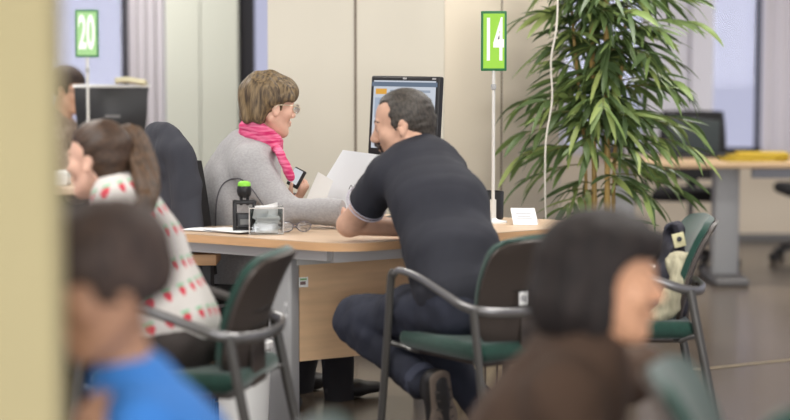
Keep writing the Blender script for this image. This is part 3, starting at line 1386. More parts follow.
# office chair at the far desk
def office_chair(label, loc, yw, seat_mat, jacketed=False):
    t = thing('office_chair', label, 'chair', loc, yw)
    b = MB()
    b.box((0, 0, .47), (.46, .48, .07), bev=.033)
    b.build('seat', seat_mat, t)
    g = [[V(-.22 - .05 * (j / 9) + .05 * (i / 5 - 1) ** 2, (i / 5 - 1) * .21 * (1 - .12 * (j / 9) ** 3), .55 + .44 * j / 9) for i in range(11)] for j in range(10)]
    b = MB()
    b.sheet(g, .05)
    b.build('backrest', seat_mat, t, sharp=60)
    b = MB()
    b.tube(bez([V(-.1, 0, .43), V(-.26, 0, .45), V(-.295, 0, .55), V(-.275, 0, .7)], 5), .022, n=10, flat=(1.5, .6))
    b.build('back_bar', m_black, t)
    b = MB()
    b.tube([V(0, 0, .09), V(0, 0, .26)], .028, n=14)
    b.tube([V(0, 0, .24), V(0, 0, .44)], .018, n=14)
    b.build('gas_column', m_greyd, t)
    for sy in (1, -1):
        b = MB()
        b.tube(bez([V(.04, sy * .20, .44), V(.04, sy * .275, .45), V(.05, sy * .285, .58), V(.05, sy * .28, .66)], 5), .014, n=8)
        a_ = b.build('armrest', m_black, t)
        b = MB()
        b.box((.04, sy * .28, .675), (.25, .055, .03), bev=.012)
        b.build('arm_pad', m_black, a_)
    b = MB()
    for k in range(5):
        a = 2 * PI * k / 5 + .3
        b.tube([V(.02 * math.cos(a), .02 * math.sin(a), .105), V(.29 * math.cos(a), .29 * math.sin(a), .075)], [.028, .017], n=8, flat=(1, .8))
    bs = b.build('star_base', m_black, t)
    for k in range(5):
        a = 2 * PI * k / 5 + .3
        b = MB()
        Rw = rotz(a + .6) @ rot_e(PI / 2, 0, 0)
        b.lathe([(.006, -.022), (.028, -.020), (.030, -.006), (.02, 0), (.030, .006), (.028, .020), (.006, .022)], c=(.29 * math.cos(a), .29 * math.sin(a), .0305), n=18, rot=Rw)
        b.build('caster', m_black, bs)
    return t


office_chair('dark office chair pushed under the far right desk', (P(690, 200, 12.75)[0] + .0, 12.72, 0), math.radians(-100), m_blackm)
office_chair('dark office chair whose caster shows beyond the far desk leg', (P(813, 265, 13.1)[0], 13.1, 0), math.radians(180), m_blackm)
CLERK_F = nrm(V(.86, .50, 0))
office_chair('black office chair under the clerk with a dark jacket over its back', (-.66, 7.92, 0), yaw(CLERK_F), m_blackm)

# white cord hanging beside the plant
b = MB()
b.tube(bez([P(559, -318, 8.58), P(558, -60, 8.58), P(557, 20, 8.57), P(551, 60, 8.56), P(552, 100, 8.56), P(546, 140, 8.55), P(545, 190, 8.55), P(547, 260, 8.56), P(549, 370, 8.58)], 8), .0042, n=8)
tag(b.build('hanging_cord', m_cord), 'white cord hanging down from the ceiling left of the bamboo', 'cord')

# ================================================================== bamboo
rg = random.Random(11)
m_leaf = M('bamboo leaf', (88, 112, 58), rough=.42, spec=.45)
nt = m_leaf.node_tree
gi = nt.nodes.new('ShaderNodeNewGeometry')
rp = nt.nodes.new('ShaderNodeValToRGB')
for e, (pos, c) in zip(rp.color_ramp.elements, ((0, (72, 92, 56)), (1, (166, 180, 106)))):
    e.position, e.color = pos, lin(c)
e = rp.color_ramp.elements.new(.45)
e.color = lin((96, 118, 72))
e = rp.color_ramp.elements.new(.8)
e.color = lin((130, 152, 88))
nt.links.new(gi.outputs['Random Per Island'], rp.inputs['Fac'])
bs = nt.nodes['Principled BSDF']
nt.links.new(rp.outputs['Color'], bs.inputs['Base Color'])
tr = nt.nodes.new('ShaderNodeBsdfTranslucent')
nt.links.new(rp.outputs['Color'], tr.inputs['Color'])
mx = nt.nodes.new('ShaderNodeMixShader')
mx.inputs['Fac'].default_value = .28
nt.links.new(bs.outputs[0], mx.inputs[1])
nt.links.new(tr.outputs[0], mx.inputs[2])
nt.links.new(mx.outputs[0], nt.nodes['Material Output'].inputs['Surface'])
m_cane = M('tan bamboo cane', (178, 146, 82), rough=.45, var=((40, 40, 6), .18))
m_twig = M('green brown twig', (120, 112, 66), rough=.6)


def leaf(mb, p, d, L, W, droop):
    d = nrm(d)
    up = V(0, 0, 1)
    s = np.cross(d, up)
    s = nrm(s) if np.linalg.norm(s) > .15 else V(1, 0, 0)
    tw = rg.uniform(-.9, .9)
    vs = []
    n = 6
    q = np.array(p, float)
    dd = d.copy()
    for i in range(n + 1):
        t = i / n
        wd = W * (math.sin(PI * min(1, t * .93 + .07)) ** .7) * (1 - .25 * t)
        if i == n:
            wd = .0004
        nn = nrm(np.cross(s, dd))
        s2 = s * math.cos(tw) + nn * math.sin(tw)
        n2 = nrm(np.cross(s2, dd))
        vs += [q - s2 * wd + n2 * wd * .28, q.copy(), q + s2 * wd + n2 * wd * .28]
        q = q + dd * L / n
        dd = nrm(dd + V(0, 0, -droop / n))
    fs = []
    for i in range(n):
        a = i * 3
        fs += [(a, a + 1, a + 4, a + 3), (a + 1, a + 2, a + 5, a + 4)]
    mb.add(vs, fs)


bam = thing('potted_bamboo', 'tall potted bamboo plant with tan canes beside the beige wall', 'plant', (.915, 8.82, 0))
BO = V(.915, 8.82, 0)
b = MB()
b.lathe([(.13, 0), (.14, .01), (.185, .34), (.195, .345), (.195, .38), (.18, .38), (.175, .34), (.01, .33)], c=BO, n=36)
pot = b.build('pot', M('grey brown planter', (112, 100, 88), rough=.6), bam, off=BO)
b = MB()
b.lathe([(.172, .335), (.1, .35), (.01, .355)], c=BO, n=28)
b.build('soil', M('dark soil', (60, 48, 38), rough=.95, bump=((60, 60, 60), .8, .01)), pot, off=BO)
canes = []
for k, (bx_, by_, px0, px1, r) in enumerate(((-.035, .0, 592, 588, .0125), (.02, -.03, 602, 604, .0135), (.06, .05, 611, 634, .0085), (-.07, .04, 583, 560, .008))):
    zt_ = 2.25
    xt = P(px1, 0, 8.82 + by_)[0]
    path = bez([BO + V(bx_, by_, .33), BO + V(bx_ * 1.0, by_, .9), V((BO[0] + bx_ + xt) / 2, 8.82 + by_, 1.5), V(xt, 8.82 + by_ * 1.5, zt_)], 14)
    rr = []
    for i in range(len(path)):
        rr.append(r * (1 - .3 * i / len(path)) * (1.22 if i % 5 == 0 else 1.0))
    b = MB()
    b.tube(path, rr, n=12)
    c = b.build('cane', m_cane, bam, off=BO)
    canes.append((path, c))
tw = {0: MB(), 1: MB(), 2: MB(), 3: MB()}
lf = {0: MB(), 1: MB(), 2: MB(), 3: MB()}


def branch(k, p, az, el, L, nl, Ls=(.12, .22), dr=1.0):
    d = V(math.cos(az) * math.cos(el), math.sin(az) * math.cos(el), math.sin(el))
    pts = [np.array(p, float)]
    dd = d
    for i in range(6):
        pts.append(pts[-1] + dd * L / 6)
        dd = nrm(dd + V(0, 0, -.10))
    tw[k].tube(pts, [.0035, .003, .0028, .0024, .002, .0016, .0012], n=5)
    for j in range(nl):
        t = .30 + .70 * (j + rg.random() * .5) / nl
        i = min(5, int(t * 6))
        q = pts[i] + (pts[i + 1] - pts[i]) * (t * 6 - i)
        base = nrm(pts[i + 1] - pts[i])
        sd = nrm(np.cross(base, V(0, 0, 1)))
        a = (1 if j % 2 else -1) * rg.uniform(.25, .95)
        ld = nrm(base * math.cos(a) + sd * math.sin(a) + V(0, 0, rg.uniform(-.65, .12)))
        lf[k].f  # leaves of this cane
        leaf(lf[k], q, ld, rg.uniform(*Ls), rg.uniform(.011, .0175), rg.uniform(.25, 1.1) * dr)


def cane_pt(k, z):
    path = canes[k][0]
    return min(path, key=lambda q: abs(q[2] - z))


for z in np.arange(1.06, 1.98, .018):                    # dense upper crown
    for m_ in range(2):
        k = rg.randrange(4)
        az = rg.uniform(0, 2 * PI)
        L = rg.uniform(.10, .30) if z < 1.7 else rg.uniform(.15, .36)
        if math.sin(az) > .5:
            L *= .7
        if math.cos(az) < -.2 and z > 1.15:
            L *= .30
        if math.cos(az) > .5 and z > 1.6:
            L *= .7
        branch(k, cane_pt(k, z), az, rg.uniform(.0, .6), L, rg.randrange(7, 11), Ls=(.13, .24))
for z in np.arange(1.02, 1.98, .028):                    # inner leaves close to the canes
    k = rg.randrange(4)
    branch(k, cane_pt(k, z), rg.uniform(0, 2 * PI), rg.uniform(.1, .9), rg.uniform(.06, .16), rg.randrange(7, 11), Ls=(.12, .22))
for z in np.arange(.55, 1.15, .026):                    # thinner skirt
    k = rg.randrange(2)
    az = rg.uniform(0, 2 * PI)
    branch(k, cane_pt(k, z), az, rg.uniform(-.1, .5), rg.uniform(.08, .22), rg.randrange(4, 8))
# long side sprays seen left and right of the canes
for (k, z, az, el, L, n_) in ((2, 1.10, .05, .18, .34, 11), (2, 1.02, -.25, .10, .36, 12), (2, .92, .2, .12, .30, 10), (2, .84, -.1, .0, .28, 9),
                              (3, 1.18, 3.05, .20, .27, 9), (3, 1.05, 3.3, .12, .30, 10), (3, .98, 2.95, .05, .32, 10), (3, .90, 3.2, .0, .26, 9), (3, 1.0, 3.7, .1, .24, 8),
                              (2, 1.50, .1, .35, .30, 10), (2, 1.62, -.2, .35, .30, 10), (2, 1.38, .3, .25, .24, 9), (2, 1.28, -.1, .2, .26, 10), (3, 1.55, 3.1, .4, .16, 8), (3, 1.42, 3.4, .3, .14, 8),
                              (1, 1.00, -.9, .15, .2, 8), (0, 1.02, -1.9, .15, .2, 8), (1, .80, -.6, .0, .24, 8), (0, .78, -2.3, .0, .24, 8)):
    branch(k, cane_pt(k, z), az, el, L, n_, Ls=(.13, .24), dr=1.1)
for k in range(4):
    f_ = lf[k].build('foliage', m_leaf, bam, off=BO, sharp=None)
    f_['kind'] = 'stuff'
    t_ = tw[k].build('twigs', m_twig, canes[k][1], off=BO)
    t_['kind'] = 'stuff'

# ================================================================== people
def frame(F, pitch=0.0, roll=0.0):
    """columns: forward, left, up of a head that looks along F, pitched down by pitch"""
    F = nrm(V(F[0], F[1], 0))
    L = np.cross(V(0, 0, 1), F)
    R0 = np.stack([F, L, V(0, 0, 1)], 1)
    c, s = math.cos(pitch), math.sin(pitch)
    Rp = np.array([[c, 0, s], [0, 1, 0], [-s, 0, c]])
    c, s = math.cos(roll), math.sin(roll)
    Rr = np.array([[1, 0, 0], [0, c, -s], [0, s, c]])
    return R0 @ Rr @ Rp


def add_head(S, R, c, s=1.0, nose=1.0, jaw=1.0):
    A = lambda p, k: S.add(xf(p, R, c, s), k * s)
    B = lambda p, k: S.sub(xf(p, R, c, s), k * s)
    A(ell((-.008, 0, .032), (.098, .076, .086)), .0)
    A(ell((.028, 0, -.045), (.060, .058 * jaw, .074)), .03)
    for y in (-1, 1):
        A(cone((-.012, y * .053 * jaw, -.045), (.062, y * .020, -.098), .020, .017), .022)
        A(ball((.056, y * .042, -.024), .024), .022)
    A(ball((.072, 0, -.098), .019), .022)
    A(cone((.078, -.030, .020), (.078, .030, .020), .015, .015), .016)
    for y in (-1, 1):
        B(ball((.103, y * .032, .001), .017), .014)
        A(ell((.074, y * .032, .002), (.015, .017, .012)), .006)
    A(cone((.086, 0, .014), (.109, 0, -.028), .008, .0125 * nose), .012)
    for y in (-1, 1):
        A(ball((.098, y * .0115, -.034), .0088), .008)
    A(ell((.089, 0, -.057), (.0135, .024, .0075)), .006)
    A(ell((.087, 0, -.069), (.0130, .020, .0085)), .006)
    B(cone((.103, -.02, -.0635), (.103, .02, -.0635), .0022, .0022), .004)
    for y in (-1, 1):
        E = rot_e(0, -.22, y * .38)
        A(ell((-.010, y * .079, -.006), (.018, .007, .031), E), .006)
        A(ell((-.006, y * .076, -.026), (.011, .008, .013), E), .006)
        B(ell((-.005, y * .088, -.002), (.009, .006, .016), E), .005)


def head_part(name, S, mat, person, R, c, s=1.0, hid=None):
    """a part built in the head's own frame"""
    v, f = S.mesh() if isinstance(S, Solid) else (np.array(S.v), S.f)
    o = mesh_obj(name, v * s, f, mat, None, True)
    o.parent = person
    o.rotation_euler = Matrix(R.tolist()).to_euler()
    o.location = tuple(np.asarray(c) - np.asarray(person.location))
    return o


m_eye = M('eye white', (222, 216, 210), rough=.2)
m_iris = M('dark iris', (52, 40, 34), rough=.15)


def add_eyes(person, R, c, s, brow_mat, brow_z=.024, look=0.0):
    for y in (-1, 1):
        b = MB()
        cc = V(.0765, y * .032, .001)
        b.lathe([(.0125 * math.sin(a), -.0125 * math.cos(a)) for a in np.linspace(.02, PI - .02, 10)], c=cc, n=16)
        e = head_part('eye', b, m_eye, person, R, c, s)
        b = MB()
        b.lathe([(.001, .0025), (.004, .0018), (.0058, 0)], c=cc + V(.0108, look, 0), n=14, rot=rot_e(0, PI / 2, 0))
        i = head_part('iris', b, m_iris, person, R, c, s)
        i.parent = e
        i.location = (0, 0, 0)
        i.rotation_euler = (0, 0, 0)
        S = Solid(.003)
        S.add(cone((.0925, y * .014, brow_z), (.086, y * .034, brow_z + .005), .0045, .0042), 0)
        S.add(cone((.086, y * .034, brow_z + .005), (.072, y * .052, brow_z - .001), .0042, .0025), .004)
        head_part('eyebrow', S, brow_mat, person, R, c, s)


def add_hand(S, wrist, d, n, thumb, curl=.35, s=1.0):
    """palm and five fingers: d along the fingers, n out of the palm, thumb = side of the thumb"""
    d = nrm(d)
    n = nrm(n - d * np.dot(n, d))
    t = nrm(thumb - d * np.dot(thumb, d) - n * np.dot(thumb, n))
    w = np.asarray(wrist, float)
    k = w + d * .088 * s
    S.add(econe(w + d * .012 * s, k, t, (.029 * s, .016 * s), (.040 * s, .0135 * s)), .015)
    for i, (o, L) in enumerate(((.031, .078), (.0105, .088), (-.0105, .080), (-.031, .062))):
        p = k + t * o * s - d * .006 * s
        a = 0.0
        for j, f in enumerate((.46, .30, .24)):
            a += curl * (1.0 if j else .8) * (1 + .10 * i)
            q = p + (d * math.cos(a) + n * math.sin(a)) * L * f * s + t * o * .10 * s
            S.add(cone(p, q, (.0092 - .0010 * j) * s, (.0085 - .0012 * j) * s), .004)
            p = q
    p = w + d * .025 * s + t * .026 * s
    q = p + (d * .55 + t * .70 + n * .35) * .042 * s
    r = q + (d * .85 + t * .30 + n * .40) * .034 * s
    u = r + (d * .95 + n * .35) * .026 * s
    S.add(cone(p, q, .014 * s, .0115 * s), .010)
    S.add(cone(q, r, .0112 * s, .0098 * s), .004)
    S.add(cone(r, u, .0098 * s, .0080 * s), .004)


def limb(S, a, b, c, r, k=.015, k0=.03, clipb=None):
    """two-segment limb"""
    S.add(cone(a, b, r[0], r[1]), k0)
    S.add(cone(b, c, r[1] * .98, r[2]), k)


def spine(S, pts, side, grow=0.0, k=.05):
    """chain of elliptical sections: pts = [(point, half width, half depth), ...]"""
    for (p, w0, d0), (q, w1, d1) in zip(pts[:-1], pts[1:]):
        S.add(econe(p, q, side, (w0 + grow, d0 + grow), (w1 + grow, d1 + grow)), k)


def leg(S, hip, knee, ank, g=0.0):
    S.add(cone(hip, knee, .088 + g, .058 + g), .04)
    calf = knee + (ank - knee) * .32
    S.add(cone(knee, calf, .056 + g, .055 + g), .02)
    S.add(cone(calf, ank, .055 + g, .036 + g * 1.4), .02)


def shoe(S, heel, toe, side, g=0.0):
    S.add(econe(heel, heel + (toe - heel) * .55, side, (.034 + g, .036 + g), (.041 + g, .030 + g)), .02)
    S.add(econe(heel + (toe - heel) * .55, toe, side, (.043 + g, .028 + g), (.036 + g, .020 + g)), .02)


def person(label, loc):
    return thing('person', label, 'person', loc)


def hair_mat(name, c1, c2, sc, rough=.5, bump=.5):
    return M(name, c1, rough=rough, spec=.35, var=(sc, 0), rgb2=c2, bump=(tuple(x * 1.6 for x in sc), bump, .004), detail=5)


UP = V(0, 0, 1)
m_skin = M('skin', (204, 162, 138), rough=.5, spec=.35, var=((45, 45, 45), .05))
m_skin_w = M('pale skin', (222, 178, 156), rough=.5, spec=.35, var=((45, 45, 45), .05))
m_skin_t = M('tan skin', (212, 160, 126), rough=.5, spec=.35, var=((45, 45, 45), .05))
m_jeans = M('dark blue denim', (42, 45, 58), rough=.85, var=((14, 14, 14), .20), bump=((220, 220, 220), .25, .001))
m_shoe = M('black shoe leather', (38, 36, 36), rough=.5)
m_sole = M('grey shoe sole', (112, 100, 90), rough=.8, bump=((90, 90, 90), .5, .003))
m_trous = M('black trousers', (36, 35, 38), rough=.9, bump=((200, 200, 200), .2, .001))

from mathutils.bvhtree import BVHTree


def drape(o, pts, out=.001):
    """lay points on the garment o along the y direction"""
    m = o.data
    off = np.array(o.location) + (np.array(o.parent.location) if o.parent else 0)
    tree = BVHTree.FromPolygons([v.co for v in m.vertices], [p.vertices for p in m.polygons])
    res = []
    for q in pts:
        q = np.asarray(q, float)
        hit = tree.ray_cast(Vector((q - off) - V(0, 1.2, 0)), Vector((0, 1, 0)))
        res.append((np.array(hit[0]) + np.array(hit[1]) * out + off) if hit[0] is not None else q)
    return res


# ------------------------------------------------------------------ the man in the polo shirt
F = CH_MF
Rt = V(F[1], -F[0], 0)
RES = .0055
loc = V(.28, 6.62, 0)
man = person('man in dark navy polo shirt and jeans leaning his elbow on the counter', loc)
pel = P(470, 306, 6.64)
sp = [(pel, .155, .12), (P(453, 258, 6.69), .148, .115), (P(440, 205, 6.82), .160, .118), (P(426, 172, 6.92), .150, .095)]
neck0, hc = P(419, 152, 6.98), P(403.5, 125, 7.0)
shL, shR = P(387, 177, 6.90), P(450, 172, 7.03)
elL, wrL = P(351, 223.5, 7.08), P(412, 229, 7.17)
elR, wrR = shR + V(.10, .12, -.24), V(.12, 7.34, .79)
hipL, hipR = pel - Rt * .09 + V(0, 0, -.005), pel + Rt * .09 + V(0, 0, -.005)
knL, anL = P(356, 319, 6.92), P(422, 381, 6.62)
knR, anR = V(.05, 7.02, .50), P(484, 408, 6.82)
hR = frame(V(-.985, .17), .20, .0)
HS = 1.03


def man_core(S):
    spine(S, sp, Rt)
    S.add(cone(shL, shR, .050, .050), .05)
    S.add(econe(P(426, 166, 6.95), neck0 + (hc - neck0) * .45, Rt, (.064, .062), (.056, .060)), .03)


S = Solid(RES)
man_core(S)
add_head(S, hR, hc, HS, nose=1.12, jaw=1.06)
limb(S, shL, elL, wrL, (.050, .043, .029))
S.add(ball(elL + V(-.012, -.005, -.006), .038), .02)
limb(S, shR, elR, wrR, (.050, .041, .028))
add_hand(S, wrL, V(.9, .45, .0), V(0, 0, -1), V(-.4, .9, 0), .3)
add_hand(S, wrR, V(-.9, .3, -.05), V(0, 0, -1), V(-.3, -.9, 0), .3)
leg(S, hipL, knL, anL)
leg(S, hipR, knR, anR)
S.build('body', m_skin, man, off=loc)

m_polo = M('dark navy pique', (43, 44, 52), rough=.85, var=((9, 9, 9), .06), bump=((260, 260, 260), .25, .001))
S = Solid(RES)
spine(S, [(P(462, 288, 6.65), .166, .135)] + sp[1:], Rt, .012)
S.add(cone(shL, shR, .058, .058), .05)
S.add(clipped(cone(shL, elL, .064, .074), half(shL + (elL - shL) * .60, elL - shL)), .03)
S.add(clipped(cone(shR, elR, .058, .064), half(shR + (elR - shR) * .62, elR - shR)), .03)
S.add(econe(P(426, 166, 6.95), P(419, 152, 6.98), Rt, (.074, .068), (.066, .064)), .03)
wr1 = wrinkle(.0055, 16, 9, (1, 1, 1))
S.disp = wr1
shirt = S.build('polo_shirt', m_polo, man, off=loc)
# striped sleeve edges and the collar
m_pip = M('pale lilac piping', (196, 190, 202), rough=.8)
for (a, e_, r) in ((shL, elL, .0735), (shR, elR, .071)):
    dd = nrm(e_ - a)
    u1 = nrm(np.cross(dd, UP))
    u2 = np.cross(dd, u1)
    for off_, mt_ in ((.585, m_pip), (.54, m_pip)):
        cc = a + (e_ - a) * off_
        ring = [cc + (u1 * math.cos(t) + u2 * math.sin(t)) * (r * (1.004 if off_ > .56 else .998)) for t in np.linspace(0, 2 * PI, 33)]
        b = MB()
        b.tube(ring, .0024 if off_ > .56 else .0018, n=6, caps=False)
        b.build('sleeve_piping', mt_, shirt, off=loc)
nd = nrm(hc - neck0)
S = Solid(.005)
c0, c1 = P(425, 160, 6.96), neck0 + (hc - neck0) * .16
S.add(econe(c0, c1, Rt, (.082, .078), (.066, .068)), 0)
S.sub(econe(c0 - nd * .03, c1 + nd * .08, Rt, (.068, .066), (.058, .060)), .004)
S.clip(half(c1 + nd * .004, nd))
S.build('collar', m_polo, shirt, off=loc)
b = MB()
ring = [c1 + nd * -.004 + (Rt * math.cos(t) * .070 + np.cross(nd, Rt) * math.sin(t) * .071) for t in np.linspace(-2.6, -.6, 20)]
b.tube(ring, .003, n=6)
b.build('collar_piping', m_pip, shirt, off=loc)

S = Solid(RES)
S.add(ell(pel + V(0, 0, -.005), (.16, .135, .115), np.stack([Rt, F, UP], 1)), 0)
S.add(econe(pel, P(462, 285, 6.66), Rt, (.160, .132), (.158, .125)), .03)
leg(S, hipL, knL, anL, .016)
leg(S, hipR, knR, anR, .016)
S.clip(half(anL + nrm(anL - knL) * .004, (anL - knL) * 1.0)) if False else None
S.disp = wrinkle(.0062, 19, 8)
jeans = S.build('jeans', m_jeans, man, off=loc)
for kn, an in ((knL, anL), (knR, anR)):
    dd = nrm(an - kn)
    S = Solid(.005)
    S.add(clipped(cone(kn, an + dd * .04, .060, .062), half(an + dd * .012, dd), half(an - dd * .026, -dd)), 0)
    S.build('trouser_cuff', M('turned up denim', (62, 66, 82), rough=.85, bump=((220, 220, 220), .25, .001)), jeans, off=loc)
# feet on their toes under the chair; soles towards the camera
for (an, heel, toe, sd) in ((anL, P(440, 383, 6.53), P(449, 470, 6.58), nrm(V(.80, .58, .06))), (anR, anR + V(.030, -.035, -.012), V(.385, 6.80, .038), nrm(V(.95, .2, 0)))):
    S = Solid(.005)
    fd_ = nrm(toe - heel)
    nn = nrm(np.cross(sd, fd_))
    if nn[1] > 0:
        nn = -nn
    up_ = -nn * .030
    S.add(cone(an, heel + up_ + fd_ * .04, .042, .040), .02)
    shoe(S, heel + up_ * .9, toe + up_ * .6, sd, .009)
    sh_ = S.build('shoe', m_shoe, man, off=loc)
    S = Solid(.004)
    S.add(econe(heel - fd_ * .016, heel + fd_ * .13, sd, (.042, .012), (.049, .011)), 0)
    S.add(econe(heel + fd_ * .12, toe + fd_ * .012, sd, (.051, .011), (.043, .010)), .02)
    so = S.build('sole', m_sole, sh_, off=loc)
    b = MB()
    L_ = np.linalg.norm(toe - heel)
    for k in range(9):
        q = heel + fd_ * L_ * (.08 + .1 * k) + nn * .0125
        b.tube([q - sd * .032, q + fd_ * .006, q + sd * .032], .0042, n=6)
    b.build('tread', M('dark tread rubber', (78, 72, 68), rough=.9), sh_, off=loc)

m_hair_m = hair_mat('short dark grey hair', (80, 74, 67), (50, 46, 43), (150, 150, 60))
S = Solid(.004)
S.add(ell((-.010, 0, .034), (.1045, .0815, .0905)), 0)
S.add(cone((-.066, 0, -.01), (-.066, 0, -.050), .044, .036), .03)
S.sub(rbox((.117, 0, -.030), (.088, .14, .085), .03), .006)
S.sub(ell((.105, 0, .070), (.048, .066, .036)), .012)
for y in (-1, 1):
    S.sub(ell((.066, y * .062, .066), (.040, .034, .034)), .010)
    S.sub(ell((.004, y * .092, -.012), (.026, .022, .033)), .006)
    S.add(rbox((.020, y * .0725, .012), (.006, .004, .014), .004), .006)
S.sub(rbox((0, 0, -.12), (.09, .2, .055), .02), .01)
S.disp = wrinkle(.0012, 120, 5)
head_part('hair', S, m_hair_m, man, hR, hc, HS)
add_eyes(man, hR, hc, HS, m_hair_m, .026)
m_beard = M('dark moustache hair', (58, 48, 44), rough=.8, bump=((300, 300, 120), .5, .002))
S = Solid(.003)
for y in (-1, 1):
    S.add(cone((.1025, 0, -.0475), (.092, y * .027, -.058), .0098, .0070), .004)
    S.add(cone((.092, y * .024, -.056), (.083, y * .026, -.080), .0045, .0035), .004)
S.add(ell((.086, 0, -.092), (.014, .022, .019)), .004)
head_part('moustache', S, m_beard, man, hR, hc, HS)

# ------------------------------------------------------------------ the clerk in the grey fleece
F = CLERK_F
Rt = V(F[1], -F[0], 0)
pel = P(233, 300, 7.90)
loc = V(pel[0], pel[1], 0)
clerk = person('woman clerk in grey fleece with pink scarf and glasses behind the counter', loc)
sp = [(pel, .165, .125), (P(236, 245, 7.90), .160, .125), (P(239, 195, 7.89), .168, .128), (P(247, 163, 7.87), .150, .105)]
neck0, hc = P(259, 140, 7.86), P(269, 106, 7.84)
shR, shL = P(251, 165, 7.72), P(246, 162, 8.03)
elR, wrR = P(287, 209.5, 7.60), P(340, 213, 7.56)
elL, wrL = V(-.50, 8.06, .79), V(-.40, 7.96, .80)
hipL, hipR = pel - Rt * .09, pel + Rt * .09
knL, knR = hipL + F * .40 + V(0, 0, -.02), hipR + F * .41 + V(0, 0, -.02)
anL, anR = knL + V(-.06, .02, -.42), knR + V(.02, .0, -.42)
hR = frame(V(.86, .51), .10)
HS = 1.0
S = Solid(RES)
spine(S, sp, Rt)
S.add(cone(shL, shR, .045, .045), .05)
S.add(econe(P(253, 155, 7.87), neck0 + (hc - neck0) * .5, Rt, (.052, .054), (.046, .050)), .03)
add_head(S, hR, hc, HS, nose=.95, jaw=.95)
limb(S, shR, elR, wrR, (.046, .040, .026))
limb(S, shL, elL, wrL, (.046, .040, .026))
add_hand(S, wrR, V(.95, .25, -.12), V(0, 0, -1), V(-.2, .95, 0), .25, .95)
add_hand(S, wrL, V(.35, -.25, .60), V(-.75, .3, .6), V(-.3, -.9, .1), .75, .9)
leg(S, hipL, knL, anL)
leg(S, hipR, knR, anR)
S.build('body', m_skin_w, clerk, off=loc)
m_fleece = M('grey melange fleece', (162, 160, 161), rough=.95, sheen=.2, var=((120, 120, 160), .10), bump=((200, 200, 200), .3, .002))
S = Solid(RES)
spine(S, [(P(233, 285, 7.90), .180, .145)] + sp[1:], Rt, .016)
S.add(cone(shL, shR, .062, .062), .06)
S.add(cone(shR, elR, .070, .060), .075)
S.add(clipped(cone(elR, wrR, .058, .044), half(wrR, wrR - elR)), .02)
S.add(cone(shL, elL, .070, .060), .04)
S.add(clipped(cone(elL, wrL, .058, .044), half(wrL, wrL - elL)), .02)
S.add(econe(P(253, 155, 7.87), P(260, 136, 7.86), Rt, (.070, .068), (.062, .062)), .03)
S.clip(half((0, 0, ZT - .001), (0, 0, -1))) if False else None
S.disp = wrinkle(.0065, 15, 21, (1, 1, .7))
fl = S.build('fleece_jacket', m_fleece, clerk, off=loc)
# dark seams down the back and side
b = MB()
m_sm = M('dark grey seam piping', (92, 90, 94), rough=.9)


b.tube(drape(fl, bez([P(219, 226, 7.9), P(221, 195, 7.9), P(228, 180, 7.88), P(244, 175, 7.86), P(257, 186, 7.85), P(270, 203, 7.85)], 8)), .0028, n=6)
b.build('seam_piping', m_sm, fl, off=loc)
S = Solid(RES)
S.add(ell(pel, (.172, .14, .115), np.stack([Rt, F, UP], 1)), 0)
leg(S, hipL, knL, anL, .016)
leg(S, hipR, knR, anR, .016)
S.disp = wrinkle(.004, 22, 9)
S.build('trousers', m_trous, clerk, off=loc)
for an in (anL, anR):
    S = Solid(.006)
    S.add(cone(an + V(0, 0, .02), V(an[0], an[1], .06), .04, .04), 0)
    shoe(S, V(an[0], an[1], .042) - F * .03, V(an[0], an[1], .035) + F * .17, Rt, .003)
    S.build('shoe', m_shoe, clerk, off=loc)
# pink striped scarf
m_scarf = M('pink scarf', (202, 44, 104), rough=.85, var=((16, 16, 150), 0), rgb2=(232, 126, 160), bump=((60, 60, 60), .2))
S = Solid(.005)
nd = nrm(hc - neck0)
loop = bez([neck0 + Rt * .078 + F * .035 - nd * .012, neck0 + Rt * .072 - F * .035 + nd * .034, neck0 - F * .074 + nd * .058, neck0 - Rt * .070 - F * .03 + nd * .036, neck0 - Rt * .072 + F * .04 - nd * .0, neck0 + F * .085 - nd * .03, neck0 + Rt * .078 + F * .038 - nd * .012], 7)
for k, (rr, o) in enumerate(((.021, 0), (.018, .024), (.016, -.02))):
    for a, c in zip(loop[:-1], loop[1:]):
        S.add(cone(a - nd * o, c - nd * o, rr, rr), .006)
tail = bez([neck0 + Rt * .082 - F * .02 + nd * .02, neck0 + Rt * .100 + F * .03 - nd * .03, P(279, 152, 7.70), P(286, 166, 7.69), P(291, 178, 7.70)], 6)
for a, c in zip(tail[:-1], tail[1:]):
    S.add(cone(a, c, .017, .014), .006)
S.disp = wrinkle(.0016, 50, 2, (1, 1, 1.5))
S.build('scarf', m_scarf, clerk, off=loc)
# short layered hair
m_hair_c = hair_mat('light brown streaked hair', (132, 111, 80), (66, 53, 40), (80, 130, 14), bump=.7)
S = Solid(.004)
S.add(ell((-.016, 0, .040), (.112, .092, .098)), 0)
S.add(ell((-.070, 0, -.030), (.048, .072, .072)), .03)
S.add(ell((.052, .0, .066), (.062, .076, .048)), .03)
S.add(cone((-.02, .07, .02), (.05, .075, .035), .022, .018), .02)
S.add(cone((-.02, -.07, .02), (.05, -.075, .035), .022, .018), .02)
S.sub(rbox((.128, 0, -.075), (.105, .15, .098), .02), .006)
for y in (-1, 1):
    S.sub(ell((-.002, y * .098, -.018), (.021, .045, .032)), .006)
    S.sub(ell((.03, y * .10, -.07), (.045, .07, .062)), .008)
S.sub(rbox((0, 0, -.125), (.2, .2, .052), .01), .012)
S.disp = lambda x, y, z: .0030 * np.sin(95 * y + 38 * x + 6 * np.sin(9 * z + 20 * x)) * (1 - .3 * np.sin(31 * z)) + .002 * np.sin(60 * x - 70 * y + 30 * z)
head_part('hair', S, m_hair_c, clerk, hR, hc, HS)
add_eyes(clerk, hR, hc, HS, m_hair_c, .022)
